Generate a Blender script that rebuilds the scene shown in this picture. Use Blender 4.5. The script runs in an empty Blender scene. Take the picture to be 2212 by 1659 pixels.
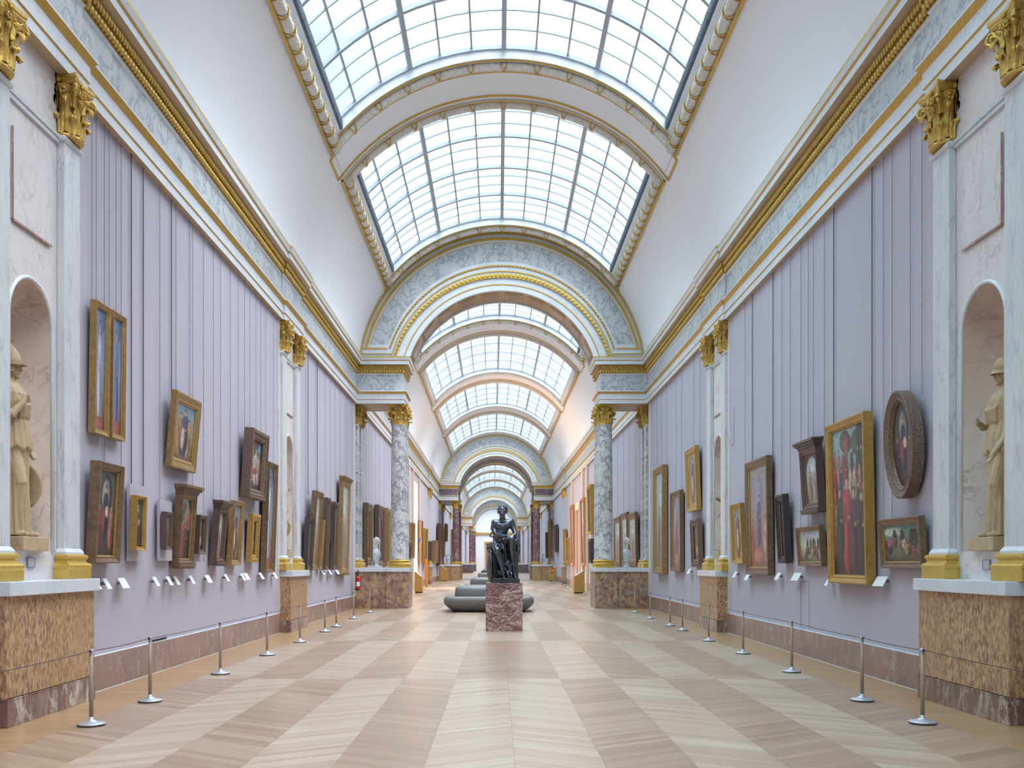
import bpy, math, random
from math import pi, sin, cos, radians, sqrt, atan2, asin
from mathutils import Vector, Matrix
random.seed(7)
SC = bpy.context.scene
COL = SC.collection
F, VX, VY, CX, CH = 2100.0, 1076.0, 1215.0, -0.14, 1.7   # focal length in px of the 2212 frame, vanishing point, camera x and height

# ------------------------------------------------------------------ camera, sky, exposure
cam_data = bpy.data.cameras.new('camera')
cam_data.sensor_fit = 'HORIZONTAL'
cam_data.sensor_width = 36.0
cam_data.lens = 36.0 * F / 2212.0
cam_data.shift_x = (1106.0 - VX) / 2212.0
cam_data.shift_y = (VY - 829.5) / 2212.0
cam_data.clip_end = 1000
cam = bpy.data.objects.new('camera', cam_data)
cam.location = (CX, 0, CH)
cam.rotation_euler = (radians(90), 0, 0)
COL.objects.link(cam)
SC.camera = cam

world = bpy.data.worlds.new('overcast_sky')
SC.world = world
world.use_nodes = True
wn = world.node_tree
wn.nodes.clear()
w_out = wn.nodes.new('ShaderNodeOutputWorld')
w_bg = wn.nodes.new('ShaderNodeBackground')
w_tc = wn.nodes.new('ShaderNodeTexCoord')
w_sep = wn.nodes.new('ShaderNodeSeparateXYZ')
w_ramp = wn.nodes.new('ShaderNodeValToRGB')
w_mr = wn.nodes.new('ShaderNodeMapRange')
w_mr.inputs['From Min'].default_value = -0.19
w_mr.inputs['From Max'].default_value = 0.07
wn.links.new(w_tc.outputs['Generated'], w_sep.inputs[0])
wn.links.new(w_sep.outputs['X'], w_mr.inputs['Value'])
wn.links.new(w_mr.outputs['Result'], w_ramp.inputs['Fac'])
e = w_ramp.color_ramp.elements
e[0].position = 0.0
e[0].color = (0.40, 0.54, 0.58, 1)
e[1].position = 0.5
e[1].color = (0.95, 0.98, 1.03, 1)
wn.links.new(w_ramp.outputs['Color'], w_bg.inputs['Color'])
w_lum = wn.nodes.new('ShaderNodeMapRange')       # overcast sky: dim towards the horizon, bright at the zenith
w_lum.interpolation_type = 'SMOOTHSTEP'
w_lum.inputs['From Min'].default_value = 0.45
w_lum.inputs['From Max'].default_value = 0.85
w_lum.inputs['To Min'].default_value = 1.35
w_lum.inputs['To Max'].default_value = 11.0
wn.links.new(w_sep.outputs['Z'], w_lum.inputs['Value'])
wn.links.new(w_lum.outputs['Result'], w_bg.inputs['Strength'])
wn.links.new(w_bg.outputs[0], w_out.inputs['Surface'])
try:
    world.cycles.sampling_method = 'AUTOMATIC'
except Exception:
    pass

# daylight coming through each skylight of the vault (Y from, Y to)
SKY = [(0.6, 9.7), (14.9, 23.6), (26.2, 35.2), (39.4, 48.9), (52.2, 62.4), (65.8, 76.1), (79.4, 91.0)]
SKYFAR = [(103.5, 114.0), (118.0, 128.0), (131.5, 142.0), (145.5, 155.8), (161.0, 180.0), (187.5, 203.5)]  # last two skylights added to brighten the dark far end

SC.view_settings.view_transform = 'Standard'
SC.view_settings.look = 'None'
SC.view_settings.gamma = 1.0
SC.view_settings.exposure = 0.12
SC.view_settings.use_curve_mapping = False
try:
    SC.cycles.use_denoising = True
    SC.cycles.max_bounces = 6
    SC.cycles.diffuse_bounces = 4
    SC.cycles.glossy_bounces = 2
    SC.cycles.transparent_max_bounces = 8
    SC.cycles.sample_clamp_indirect = 6
    SC.cycles.caustics_reflective = False
    SC.cycles.caustics_refractive = False
except Exception:
    pass

def bend(y):
    """the gallery turns very slightly to the left beyond the first arch"""
    return 0.0 if y < 36 else -0.0056 * (y - 36)

# ------------------------------------------------------------------ mesh helper
class MB:
    def __init__(self):
        self.v, self.f, self.m = [], [], []
    def vert(self, p):
        self.v.append(tuple(p)); return len(self.v) - 1
    def quad(self, a, b, c, d, m=0):
        i = len(self.v); self.v += [tuple(a), tuple(b), tuple(c), tuple(d)]
        self.f.append((i, i+1, i+2, i+3)); self.m.append(m)
    def box(self, x0, x1, y0, y1, z0, z1, m=0):
        i = len(self.v)
        for z in (z0, z1):
            for (x, y) in ((x0, y0), (x1, y0), (x1, y1), (x0, y1)):
                self.v.append((x, y, z))
        for f in ((0, 3, 2, 1), (4, 5, 6, 7), (0, 1, 5, 4), (1, 2, 6, 5), (2, 3, 7, 6), (3, 0, 4, 7)):
            self.f.append(tuple(i + k for k in f)); self.m.append(m)
    def grid(self, rows, m=0, closed=False, caps=False):
        """rows: list of equal-length point lists"""
        i = len(self.v); n = len(rows[0])
        for r in rows: self.v += [tuple(p) for p in r]
        for a in range(len(rows) - 1):
            for b in range(n if closed else n - 1):
                c = (b + 1) % n
                self.f.append((i + a*n + b, i + a*n + c, i + (a+1)*n + c, i + (a+1)*n + b)); self.m.append(m)
        if caps:
            self.f.append(tuple(i + k for k in range(n))[::-1]); self.m.append(m)
            L = i + (len(rows) - 1) * n
            self.f.append(tuple(L + k for k in range(n))); self.m.append(m)
    def lathe(self, prof, c=(0, 0, 0), n=16, m=0, sx=1, sy=1):
        rows = [[(c[0] + r*sx*cos(2*pi*k/n), c[1] + r*sy*sin(2*pi*k/n), c[2] + z) for k in range(n)] for r, z in prof]
        self.grid(rows, m, closed=True, caps=True)
    def square_lathe(self, prof, c, m=0):
        """square rings: prof of (half_x, half_y, z)"""
        rows = [[(c[0]+a*i, c[1]+b*j, c[2]+z) for i, j in ((-1,-1),(1,-1),(1,1),(-1,1))] for a, b, z in prof]
        self.grid(rows, m, closed=True, caps=True)
    def tube(self, pts, r, n=6, m=0, caps=True):
        pts = [Vector(p) for p in pts]
        rows = []
        up = Vector((0.13, 0.21, 1)).normalized()
        for k, p in enumerate(pts):
            d = (pts[min(k+1, len(pts)-1)] - pts[max(k-1, 0)])
            d = d.normalized() if d.length > 1e-9 else Vector((0, 0, 1))
            a = d.cross(up)
            if a.length < 1e-3: a = d.cross(Vector((1, 0, 0)))
            a.normalize(); b = a.cross(d)
            rr = r[k] if isinstance(r, (list, tuple)) else r
            rows.append([p + a*rr*cos(2*pi*q/n) + b*rr*sin(2*pi*q/n) for q in range(n)])
        self.grid(rows, m, closed=True, caps=caps)
    def ball(self, c, rx, ry=None, rz=None, n=8, k=5, m=0, rot=None):
        ry = rx if ry is None else ry; rz = rx if rz is None else rz
        rows = []
        for j in range(1, k):
            t = pi * j / k
            row = []
            for q in range(n):
                p = Vector((rx*sin(t)*cos(2*pi*q/n), ry*sin(t)*sin(2*pi*q/n), -rz*cos(t)))
                if rot is not None: p = rot @ p
                row.append((c[0]+p.x, c[1]+p.y, c[2]+p.z))
            rows.append(row)
        i0 = len(self.v)
        self.grid(rows, m, closed=True)
        b = Vector((0, 0, -rz)); t = Vector((0, 0, rz))
        if rot is not None: b = rot @ b; t = rot @ t
        ib = self.vert((c[0]+b.x, c[1]+b.y, c[2]+b.z)); it = self.vert((c[0]+t.x, c[1]+t.y, c[2]+t.z))
        L = i0 + (len(rows)-1)*n
        for q in range(n):
            self.f.append((i0+(q+1) % n, i0+q, ib)); self.m.append(m)
            self.f.append((L+q, L+(q+1) % n, it)); self.m.append(m)
    def capsule(self, a, b, ra, rb, n=12, m=0):
        a = Vector(a); b = Vector(b); d = b - a
        L = d.length
        if L < 1e-6:
            self.ball(a, ra, n=n, k=7, m=m); return
        d.normalize()
        u = d.orthogonal().normalized(); w = d.cross(u)
        rows = []
        for t in (-80, -50, -20): rows.append((a, ra, t))
        for t in (20, 50, 80): rows.append((b, rb, t))
        out = []
        for c, r, t in rows:
            tt = radians(t)
            out.append([c + d*r*sin(tt) + (u*cos(2*pi*q/n) + w*sin(2*pi*q/n))*r*cos(tt) for q in range(n)])
        self.grid(out, m, closed=True, caps=True)
    def chain(self, pts, n=12):
        """pts: list of (x,y,z,r)"""
        for p, q in zip(pts, pts[1:]): self.capsule(p[:3], q[:3], p[3], q[3], n)
    def build(self, name, mats, parent=None, smooth=False, bent=False, loc=None, rot=None, label=None):
        me = bpy.data.meshes.new(name)
        v = self.v
        if bent: v = [(x + bend(y), y, z) for x, y, z in v]
        me.from_pydata(v, [], self.f)
        if not isinstance(mats, (list, tuple)): mats = [mats]
        for m in mats: me.materials.append(m)
        if len(mats) > 1: me.polygons.foreach_set('material_index', self.m)
        if smooth: me.polygons.foreach_set('use_smooth', [True] * len(self.f))
        me.validate()
        me.update()
        o = bpy.data.objects.new(name, me)
        COL.objects.link(o)
        if parent is not None: o.parent = parent
        if loc is not None: o.location = loc
        if rot is not None: o.rotation_euler = rot
        if label: o['label'] = label
        return o

def tag(o, label, cat, group=None, kind=None):
    o['label'] = label; o['category'] = cat
    if group: o['group'] = group
    if kind: o['kind'] = kind
    return o
def thing(name, label, cat, loc=(0, 0, 0), rot=(0, 0, 0), group=None):
    o = bpy.data.objects.new(name, None); COL.objects.link(o)
    o.empty_display_size = 0.1
    o.location = loc; o.rotation_euler = rot
    return tag(o, label, cat, group)
def structure(o, label=None):
    o['kind'] = 'structure'
    if label: o['label'] = label
    return o
def struct_empty(name, loc=(0, 0, 0)):
    o = bpy.data.objects.new(name, None); COL.objects.link(o); o.location = loc
    o['kind'] = 'structure'
    return o
def copy_tree(o, parent=None):
    c = o.copy(); COL.objects.link(c)
    if parent is not None: c.parent = parent
    for ch in list(o.children): copy_tree(ch, c)
    return c
def weld(o, angle=None):
    me = o.data
    import bmesh
    bm = bmesh.new(); bm.from_mesh(me)
    bmesh.ops.remove_doubles(bm, verts=bm.verts, dist=1e-5)
    bmesh.ops.recalc_face_normals(bm, faces=bm.faces)
    bm.to_mesh(me); bm.free()
def bevel(o, w, seg=2):
    weld(o)
    b = o.modifiers.new('bevel', 'BEVEL'); b.width = w; b.segments = seg; b.limit_method = 'ANGLE'
def remesh(o, vox, smooth=3):
    r = o.modifiers.new('skin', 'REMESH'); r.mode = 'VOXEL'; r.voxel_size = vox; r.use_smooth_shade = True
    s = o.modifiers.new('soft', 'SMOOTH'); s.iterations = smooth; s.factor = 0.6

# ------------------------------------------------------------------ materials
def lin(c):
    """0-255 sRGB to linear"""
    return tuple(((x/255)/12.92 if x/255 <= 0.04045 else ((x/255+0.055)/1.055)**2.4) for x in c) + (1,)
class NG:
    def __init__(self, name):
        self.mat = bpy.data.materials.new(name); self.mat.use_nodes = True
        self.t = self.mat.node_tree; self.t.nodes.clear()
        self.out = self.t.nodes.new('ShaderNodeOutputMaterial')
    def n(self, typ, **kw):
        nd = self.t.nodes.new('ShaderNode' + typ)
        for k, v in kw.items(): setattr(nd, k, v)
        return nd
    def put(self, sock, val):
        if val is None: return
        if isinstance(val, bpy.types.NodeSocket): self.t.links.new(val, sock)
        else: sock.default_value = val
    def math(self, op, a, b=None, c=None):
        nd = self.n('Math', operation=op)
        self.put(nd.inputs[0], a); self.put(nd.inputs[1], b); self.put(nd.inputs[2], c)
        return nd.outputs[0]
    def coord(self, scale=(1, 1, 1), rot=(0, 0, 0), loc=(0, 0, 0), kind='Object'):
        tc = self.n('TexCoord'); mp = self.n('Mapping')
        self.t.links.new(tc.outputs[kind], mp.inputs[0])
        mp.inputs['Scale'].default_value = scale; mp.inputs['Rotation'].default_value = rot; mp.inputs['Location'].default_value = loc
        return mp.outputs[0]
    def noise(self, vec, scale, detail=4, rough=0.55, dist=0.0):
        nd = self.n('TexNoise'); self.put(nd.inputs['Vector'], vec)
        nd.inputs['Scale'].default_value = scale; nd.inputs['Detail'].default_value = detail
        nd.inputs['Roughness'].default_value = rough; nd.inputs['Distortion'].default_value = dist
        return nd.outputs['Fac']
    def ramp(self, fac, stops, interp='LINEAR'):
        nd = self.n('ValToRGB'); nd.color_ramp.interpolation = interp
        el = nd.color_ramp.elements
        while len(el) < len(stops): el.new(0.5)
        for q, (p, c) in enumerate(stops):
            el[q].position = p; el[q].color = c if len(c) == 4 else tuple(c) + (1,)
        self.put(nd.inputs[0], fac)
        return nd.outputs[0]
    def mix(self, fac, a, b, mode='MIX'):
        nd = self.n('Mix', data_type='RGBA', blend_type=mode)
        self.put(nd.inputs[0], fac); self.put(nd.inputs[6], a); self.put(nd.inputs[7], b)
        return nd.outputs[2]
    def bump(self, h, strength=0.3, dist=0.01):
        nd = self.n('Bump'); nd.inputs['Strength'].default_value = strength; nd.inputs['Distance'].default_value = dist
        self.put(nd.inputs['Height'], h)
        return nd.outputs[0]
    def bsdf(self, col, rough=0.5, metal=0.0, normal=None, **kw):
        p = self.n('BsdfPrincipled')
        self.put(p.inputs['Base Color'], col); self.put(p.inputs['Roughness'], rough); self.put(p.inputs['Metallic'], metal)
        if normal is not None: self.put(p.inputs['Normal'], normal)
        for k, v in kw.items(): self.put(p.inputs[k], v)
        self.t.links.new(p.outputs[0], self.out.inputs['Surface'])
        return self.mat

def veined(name, base, cloud, vein, scale=1.0, width=0.03, aniso=(1, 1, 1), rough=0.3, strength=1.0, seed=0.0, vein2=None, mask=True):
    g = NG(name)
    c = g.coord(scale=tuple(a*scale for a in aniso), loc=(seed, seed*1.7, seed*0.6))
    n1 = g.noise(c, 1.1, 10, 0.6, 0.35)
    n2 = g.noise(c, 2.9, 10, 0.66, 0.5)
    md = g.ramp(g.noise(c, 1.7, 3, 0.5), [(0.42, (0.15, 0.15, 0.15)), (0.62, (1, 1, 1))])
    cl = g.noise(c, 0.9, 4, 0.6, 0.3)
    col = g.mix(g.ramp(cl, [(0.35, (0, 0, 0)), (0.65, (1, 1, 1))]), lin(base), lin(cloud))
    for nn, w, s in ((n1, width, strength), (n2, width*0.8, strength*0.75)):
        k = g.ramp(nn, [(0.5-w*2.2, (0, 0, 0)), (0.5, (s, s, s)), (0.5+w, (0, 0, 0))])
        col = g.mix(g.math('MULTIPLY', k, md if mask else 1.0), col, lin(vein if nn is n1 or vein2 is None else vein2))
    return g.bsdf(col, rough, 0, g.bump(n2, 0.05, 0.005))

def breccia(name, cols, scale=10, aniso=(1, 1, 0.45), rough=0.35, vein=None):
    g = NG(name)
    c = g.coord(scale=aniso)
    dn = g.n('TexNoise'); g.put(dn.inputs['Vector'], c); dn.inputs['Scale'].default_value = scale*0.6; dn.inputs['Detail'].default_value = 5
    mixv = g.n('VectorMath', operation='MULTIPLY_ADD')
    g.put(mixv.inputs[0], dn.outputs['Color']); mixv.inputs[1].default_value = (2.2/scale,)*3; g.put(mixv.inputs[2], c)
    v = g.n('TexVoronoi'); g.put(v.inputs['Vector'], mixv.outputs[0]); v.inputs['Scale'].default_value = scale
    s = g.n('SeparateColor'); g.put(s.inputs[0], v.outputs['Color'])
    st = [(k/len(cols), lin(x)) for k, x in enumerate(cols)]
    col = g.ramp(s.outputs[0], st, 'CONSTANT')
    big = g.noise(c, 1.1, 3)
    col = g.mix(g.ramp(big, [(0.35, (0, 0, 0)), (0.7, (0.45, 0.45, 0.45))]), col, lin(cols[1]))
    if vein:
        nn = g.noise(c, 2.4, 8, 0.65, 1.2)
        col = g.mix(g.ramp(nn, [(0.465, (0, 0, 0)), (0.5, (.8, .8, .8)), (0.52, (0, 0, 0))]), col, lin(vein))
    return g.bsdf(col, rough)

def plain(name, c, rough=0.5, metal=0.0, var=0.06, nscale=4.0, bumps=0.0, **kw):
    g = NG(name)
    n = g.noise(g.coord(), nscale, 5)
    k = tuple(max(0, x*(1-var*2)) for x in lin(c)[:3]) + (1,)
    col = g.mix(n, k, tuple(min(1, x*(1+var)) for x in lin(c)[:3]) + (1,))
    return g.bsdf(col, rough, metal, g.bump(n, bumps, 0.02) if bumps else None, **kw)

M = {}
M['plaster'] = plain('white_plaster', (243, 244, 249), 0.75, var=0.015, nscale=0.6)
M['white'] = veined('white_marble', (226, 230, 236), (214, 220, 228), (178, 188, 200), 1.0, 0.012, rough=0.35, strength=0.55)
M['ledge'] = veined('ledge_marble', (222, 228, 236), (212, 219, 228), (180, 190, 202), 1.6, 0.01, rough=0.25, strength=0.4, seed=4)
M['grey'] = veined('grey_veined_marble', (206, 210, 212), (188, 195, 202), (122, 126, 132), 2.0, 0.02, (1, 1, 0.8), 0.3, 0.75, 2, (150, 158, 168), mask=False)
M['pilaster'] = veined('pilaster_marble', (216, 218, 220), (206, 210, 216), (156, 164, 180), 2.4, 0.018, (1.4, 1.4, 0.42), 0.28, 0.6, 6)
M['column'] = veined('breche_column_marble', (222, 222, 222), (204, 206, 208), (116, 118, 124), 2.4, 0.026, (1, 1, 0.7), 0.2, 0.85, 9, mask=False)
M['panelmarble'] = veined('pale_pink_marble', (228, 220, 220), (218, 214, 216), (186, 168, 168), 1.1, 0.016, (1, 1, 0.7), 0.35, 0.7, 3)
M['niche'] = veined('rosy_bounce_tan_marble', (216, 202, 194), (210, 188, 174), (168, 140, 132), 1.3, 0.014, (1, 1, 1), 0.4, 0.7, 5)  # rosy marble tinted tan for the warm bounce off the floor
M['base'] = veined('red_griotte_marble', (160, 128, 118), (142, 118, 114), (196, 184, 178), 1.8, 0.012, (1, 1, 0.55), 0.25, 0.6, 8)
M['base2'] = veined('dark_red_marble', (138, 106, 96), (120, 96, 92), (214, 208, 200), 2.2, 0.028, (1, 1, 0.4), 0.2, 0.9, 11)
M['pedestal'] = veined('red_white_veined_marble', (136, 98, 96), (118, 84, 86), (218, 202, 200), 1.9, 0.016, (1, 1, 2.2), 0.2, 0.95, 14, mask=False)
M['redcol'] = veined('red_column_marble', (128, 92, 92), (104, 74, 80), (180, 150, 148), 1.6, 0.02, (1, 1, 0.5), 0.2, 0.7, 17, mask=False)
M['greyred'] = veined('dark_porphyry_marble', (112, 92, 100), (98, 84, 92), (176, 166, 168), 1.8, 0.02, rough=0.2, strength=0.7, seed=21)
M['dado'] = breccia('tan_breccia_marble', [(196, 164, 122), (184, 150, 112), (160, 122, 92), (206, 176, 132), (136, 98, 84), (188, 150, 128), (172, 134, 84), (128, 102, 86)], 46, (1, 1, 0.36))
M['dado2'] = breccia('polychrome_breccia_marble', [(176, 148, 130), (156, 120, 104), (150, 126, 122), (186, 158, 110), (120, 92, 88), (148, 122, 108)], 9, (1, 1, 0.8), vein=(196, 178, 156))
M['gold'] = plain('gilding', (220, 182, 96), 0.42, 0.5, 0.18, 22, 0.3)
M['gold2'] = plain('old_gilding', (196, 162, 104), 0.45, 0.5, 0.16, 18, 0.3)
M['goldlight'] = plain('bright_gilding', (222, 186, 92), 0.36, 0.5, 0.14, 14, 0.15)
M['soffit'] = plain('bounce_tinted_soffit', (196, 172, 140), 0.5, var=0.04)  # pale stone with the warm floor bounce put into its colour
M['bronze'] = plain('dark_bronze', (104, 112, 122), 0.26, 0.85, 0.3, 9, 0.15)
M['leather'] = plain('grey_leather', (112, 114, 114), 0.42, 0, 0.05, 3, 0.03)
M['steel'] = plain('brushed_steel', (186, 190, 198), 0.45, 0.5, 0.05, 20)
M['post'] = plain('taupe_painted_steel', (168, 152, 138), 0.45, 0.0, 0.03)
M['black'] = plain('black_rubber', (30, 28, 28), 0.6)
M['cord'] = plain('brown_cord', (86, 72, 76), 0.7)
M['wire'] = plain('grey_wire', (146, 143, 156), 0.5, 0.2)
M['wiredark'] = plain('dark_wire', (104, 102, 116), 0.5, 0.3)
M['card'] = plain('white_card', (232, 234, 238), 0.5, 0, 0.01)
M['cardpink'] = plain('grey_plaque', (186, 180, 188), 0.5, 0, 0.01)
M['ochre'] = plain('ochre_wood', (196, 150, 84), 0.45, 0, 0.06, 6)
M['red'] = plain('red_enamel', (206, 30, 44), 0.25, 0, 0.02)
M['statuary'] = veined('aged_statuary_marble', (196, 174, 142), (176, 152, 118), (150, 126, 98), 2.4, 0.02, (1, 1, 0.6), 0.55, 0.5, 30)
M['bust'] = plain('white_statuary_marble', (216, 220, 222), 0.4, 0, 0.05, 6)
M['bars'] = plain('grey_painted_iron', (176, 184, 194), 0.45, 0.1, 0.02)
M['grille'] = plain('dark_grille_metal', (96, 104, 116), 0.5, 0.3, 0.1, 30)
M['coffer'] = veined('brown_pink_marble', (170, 128, 116), (150, 112, 104), (206, 180, 168), 2.6, 0.02, rough=0.3, seed=33)
M['orange'] = plain('pale_apricot_stone', (232, 210, 192), 0.6, 0, 0.02)  # pale apricot for reveal, door frame, wall strips and far friezes
M['wood'] = plain('walnut', (108, 88, 80), 0.4, 0, 0.25, 9, 0.2)
M['darkwood'] = plain('dark_grey_wood', (78, 72, 74), 0.4, 0.1, 0.2, 9, 0.2)
M['frame_gold'] = plain('antique_gold_frame', (178, 144, 92), 0.42, 0.35, 0.3, 12, 0.35)
M['frame_bright'] = plain('bright_gold_frame', (198, 160, 88), 0.4, 0.4, 0.2, 12, 0.2)
M['frame_brown'] = plain('worn_brown_gold_frame', (142, 116, 90), 0.45, 0.3, 0.35, 12, 0.35)
M['board'] = plain('lilac_backing_board', (186, 180, 192), 0.7, 0, 0.02)
M['redwood'] = plain('dark_red_lacquer', (92, 46, 46), 0.4)
M['pinkframe'] = plain('salmon_frame', (196, 136, 104), 0.5)
M['steelblue'] = plain('pale_blue_panel', (196, 208, 220), 0.5)

def carved(name, c, c2, sc=13):
    g = NG(name)
    co = g.coord()
    v = g.n('TexVoronoi'); g.put(v.inputs['Vector'], co); v.inputs['Scale'].default_value = sc
    n = g.noise(co, 22, 3)
    h = g.math('ADD', v.outputs['Distance'], g.math('MULTIPLY', n, 0.5))
    col = g.mix(g.ramp(v.outputs['Distance'], [(0.0, (0, 0, 0)), (0.6, (1, 1, 1))]), lin(c), lin(c2))
    return g.bsdf(col, 0.55, 0, g.bump(h, 0.55, 0.6/sc))
M['garland'] = carved('carved_white_garland', (240, 238, 234), (222, 216, 206))
M['ornateframe'] = carved('carved_brown_frame', (92, 74, 66), (126, 104, 92), 34)

def fabric():
    g = NG('lilac_grey_wall_fabric')
    c = g.coord()
    n = g.noise(c, 0.35, 3)
    f = g.noise(g.coord(scale=(1, 60, 2)), 3, 2)
    col = g.mix(n, lin((184, 180, 195)), lin((190, 185, 197)))
    col = g.mix(g.math('MULTIPLY', f, 0.12), col, lin((160, 156, 172)))
    return g.bsdf(col, 0.85)
M['fabric'] = fabric()

def parquet():
    g = NG('chevron_parquet')
    tc = g.n('TexCoord'); s = g.n('SeparateXYZ'); g.put(s.inputs[0], tc.outputs['Object'])
    X, Y = s.outputs[0], s.outputs[1]
    W, TAN, L = 0.759, 0.64, 6.86
    ax = g.math('ABSOLUTE', X)
    q = g.math('DIVIDE', ax, W)
    colu = g.math('FLOOR', q); fx = g.math('SUBTRACT', q, colu)
    par = g.math('MODULO', colu, 2.0)
    tri = g.math('ABSOLUTE', g.math('SUBTRACT', fx, par))
    b = g.math('ADD', Y, g.math('MULTIPLY', tri, W * TAN))
    border = g.math('GREATER_THAN', ax, W * 6)
    row = g.math('FLOOR', g.math('DIVIDE', g.math('SUBTRACT', Y, 14.2 - 6.86 * 6), L))
    par2 = g.math('MODULO', g.math('ADD', colu, row), 2.0)     # row 5 is the tile just before the camera's mid ground
    bi = g.math('FLOOR', g.math('DIVIDE', b, 0.115))
    comb = g.n('CombineXYZ'); g.put(comb.inputs[0], bi); g.put(comb.inputs[1], g.math('ADD', colu, g.math('MULTIPLY', row, 17.0))); g.put(comb.inputs[2], g.math('SIGN', X))
    wn_ = g.n('TexWhiteNoise', noise_dimensions='3D'); g.put(wn_.inputs['Vector'], comb.outputs[0])
    rnd = wn_.outputs['Value']
    # grain running along each board
    cv = g.n('CombineXYZ'); g.put(cv.inputs[0], g.math('MULTIPLY', tri, 0.5)); g.put(cv.inputs[1], g.math('MULTIPLY', b, 22.0)); g.put(cv.inputs[2], g.math('MULTIPLY', rnd, 9.0))
    grain = g.noise(cv.outputs[0], 1.0, 5, 0.6)
    light = g.mix(rnd, lin((182, 160, 138)), lin((206, 190, 170)))
    dark = g.mix(rnd, lin((158, 132, 110)), lin((186, 162, 138)))
    col = g.mix(par2, dark, light)  # tile tones painted in for the differing reflection of grain directions
    bi2 = g.math('FLOOR', g.math('DIVIDE', Y, 0.10))
    w2 = g.n('TexWhiteNoise', noise_dimensions='1D'); g.put(w2.inputs['W'], bi2)
    bord = g.mix(w2.outputs['Value'], lin((176, 140, 98)), lin((194, 158, 114)))
    col = g.mix(border, col, bord)
    col = g.mix(g.ramp(grain, [(0.3, (0.55, 0.55, 0.55)), (0.65, (0, 0, 0))]), col, lin((140, 114, 96)))
    edge = g.math('FRACT', g.math('DIVIDE', b, 0.115))
    line = g.math('LESS_THAN', edge, 0.035)
    col = g.mix(g.math('MULTIPLY', line, 0.22), col, lin((96, 70, 52)))
    seam = g.math('LESS_THAN', g.math('ABSOLUTE', g.math('SUBTRACT', fx, 0.5)), 0.493)
    col = g.mix(g.math('MULTIPLY', g.math('SUBTRACT', 1.0, seam), 0.35), col, lin((100, 80, 66)))
    wear = g.noise(g.coord(), 0.7, 5, 0.6)
    rough = g.math('ADD', 0.27, g.math('MULTIPLY', wear, 0.06))
    return g.bsdf(col, rough, 0, None, **{'Coat Weight': 0.25, 'Coat Roughness': 0.3, 'Coat IOR': 1.5})
M['parquet'] = parquet()

def frosted():
    g = NG('frosted_skylight_glass')
    tr = g.n('BsdfTransparent'); tr.inputs[0].default_value = (0.91, 0.97, 1.0, 1)
    tl = g.n('BsdfTranslucent'); tl.inputs[0].default_value = (0.86, 0.93, 0.97, 1)
    mx = g.n('MixShader'); 
    cl = g.noise(g.coord(), 0.35, 3)
    g.put(mx.inputs[0], g.math('MULTIPLY', g.math('MAXIMUM', g.math('SUBTRACT', cl, 0.42), 0.0), 0.35))
    g.t.links.new(tr.outputs[0], mx.inputs[1]); g.t.links.new(tl.outputs[0], mx.inputs[2])
    g.t.links.new(mx.outputs[0], g.out.inputs['Surface'])
    return g.mat
M['glass'] = frosted()

def paint_mat():
    g = NG('oil_painting')
    a = g.n('VertexColor'); a.layer_name = 'paint'
    n = g.noise(g.coord(), 60, 3)
    return g.bsdf(a.outputs[0], 0.35, 0, g.bump(n, 0.1, 0.003))
M['paint'] = paint_mat()

# ================================================================== THE SETTING
WX = 5.45                      # half width of the gallery
YEND = 205.0
ARCH_A, ARCH_B, ARCH_B2, ARCH_C, ARCH_D = 36.05, 92.0, 98.6, 156.5, 183.0
PD = 1.6                       # depth of an arch pier
PX = 3.71                      # passage half width at the entablature
ARCHES = [ARCH_A, ARCH_B, ARCH_B2, ARCH_C, ARCH_D]
BLOCKS = [(9.96, 12.14), (23.6, 25.66), (49.3, 51.4), (62.5, 66.0), (76.5, 78.6), (114.5, 116.5), (128.5, 130.5), (142.5, 144.5)]

f = MB()
ys = [-12, 36, 92, YEND + 2]
for a, b in zip(ys, ys[1:]): f.quad((-7.5, a, 0), (7.5, a, 0), (7.5, b, 0), (-7.5, b, 0))
structure(f.build('floor', M['parquet'], bent=True))

def blk(k, s):
    a, b = BLOCKS[k]
    return (a + 0.16, b + 0.16) if (k == 0 and s > 0) else (a, b)  # orange sunlight put into the panel's colour
def path_for(side, ressaut=0.05):
    """plan path of the entablature's base line on one side, going away from the camera"""
    ev = [(a, 'arch', a + PD) for a in ARCHES] + [(*[blk(k, 1 if side == 'right' else -1)[0]], 'block', blk(k, 1 if side == 'right' else -1)[1]) for k in range(len(BLOCKS)) if k != 3]
    ev.sort()
    pts = [(WX, -12)]
    for a, k, b in ev:
        x = PX if k == 'arch' else WX - ressaut
        pts += [(WX, a), (x, a), (x, b), (WX, b)]
    pts.append((WX, YEND))
    return [(-x, y) for x, y in pts]            # left side; the right one is mirrored

PROFILE = [(-0.06, 7.58, 4), (0.10, 7.58, 0), (0.10, 7.715, 1), (0.12, 7.735, 0), (0.12, 7.93, 1), (0.19, 8.01, 0), (0.19, 8.04, 0),
           (0.05, 8.05, 2), (0.05, 8.65, 0), (0.08, 8.69, 1), (0.10, 8.82, 1), (0.14, 8.98, 4), (0.27, 9.0, 0), (0.27, 9.12, 1),
           (0.30, 9.15, 0), (0.33, 9.235, 3), (0.33, 9.28, 0), (0.10, 9.31, 0)]
ENT_M = [M['white'], M['gold'], M['grey'], M['goldlight'], M['soffit'], M['greyred'], M['orange']]

def miter(path):
    out = []
    segs = []
    for a, b in zip(path, path[1:]):
        d = Vector((b[0]-a[0], b[1]-a[1])).normalized(); segs.append(Vector((d.y, -d.x)))   # right-hand normal
    for k, p in enumerate(path):
        n1 = segs[max(k-1, 0)]; n2 = segs[min(k, len(segs)-1)]
        out.append((Vector(p), (n1 + n2) / (1 + n1.dot(n2))))
    return out, segs

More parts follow.
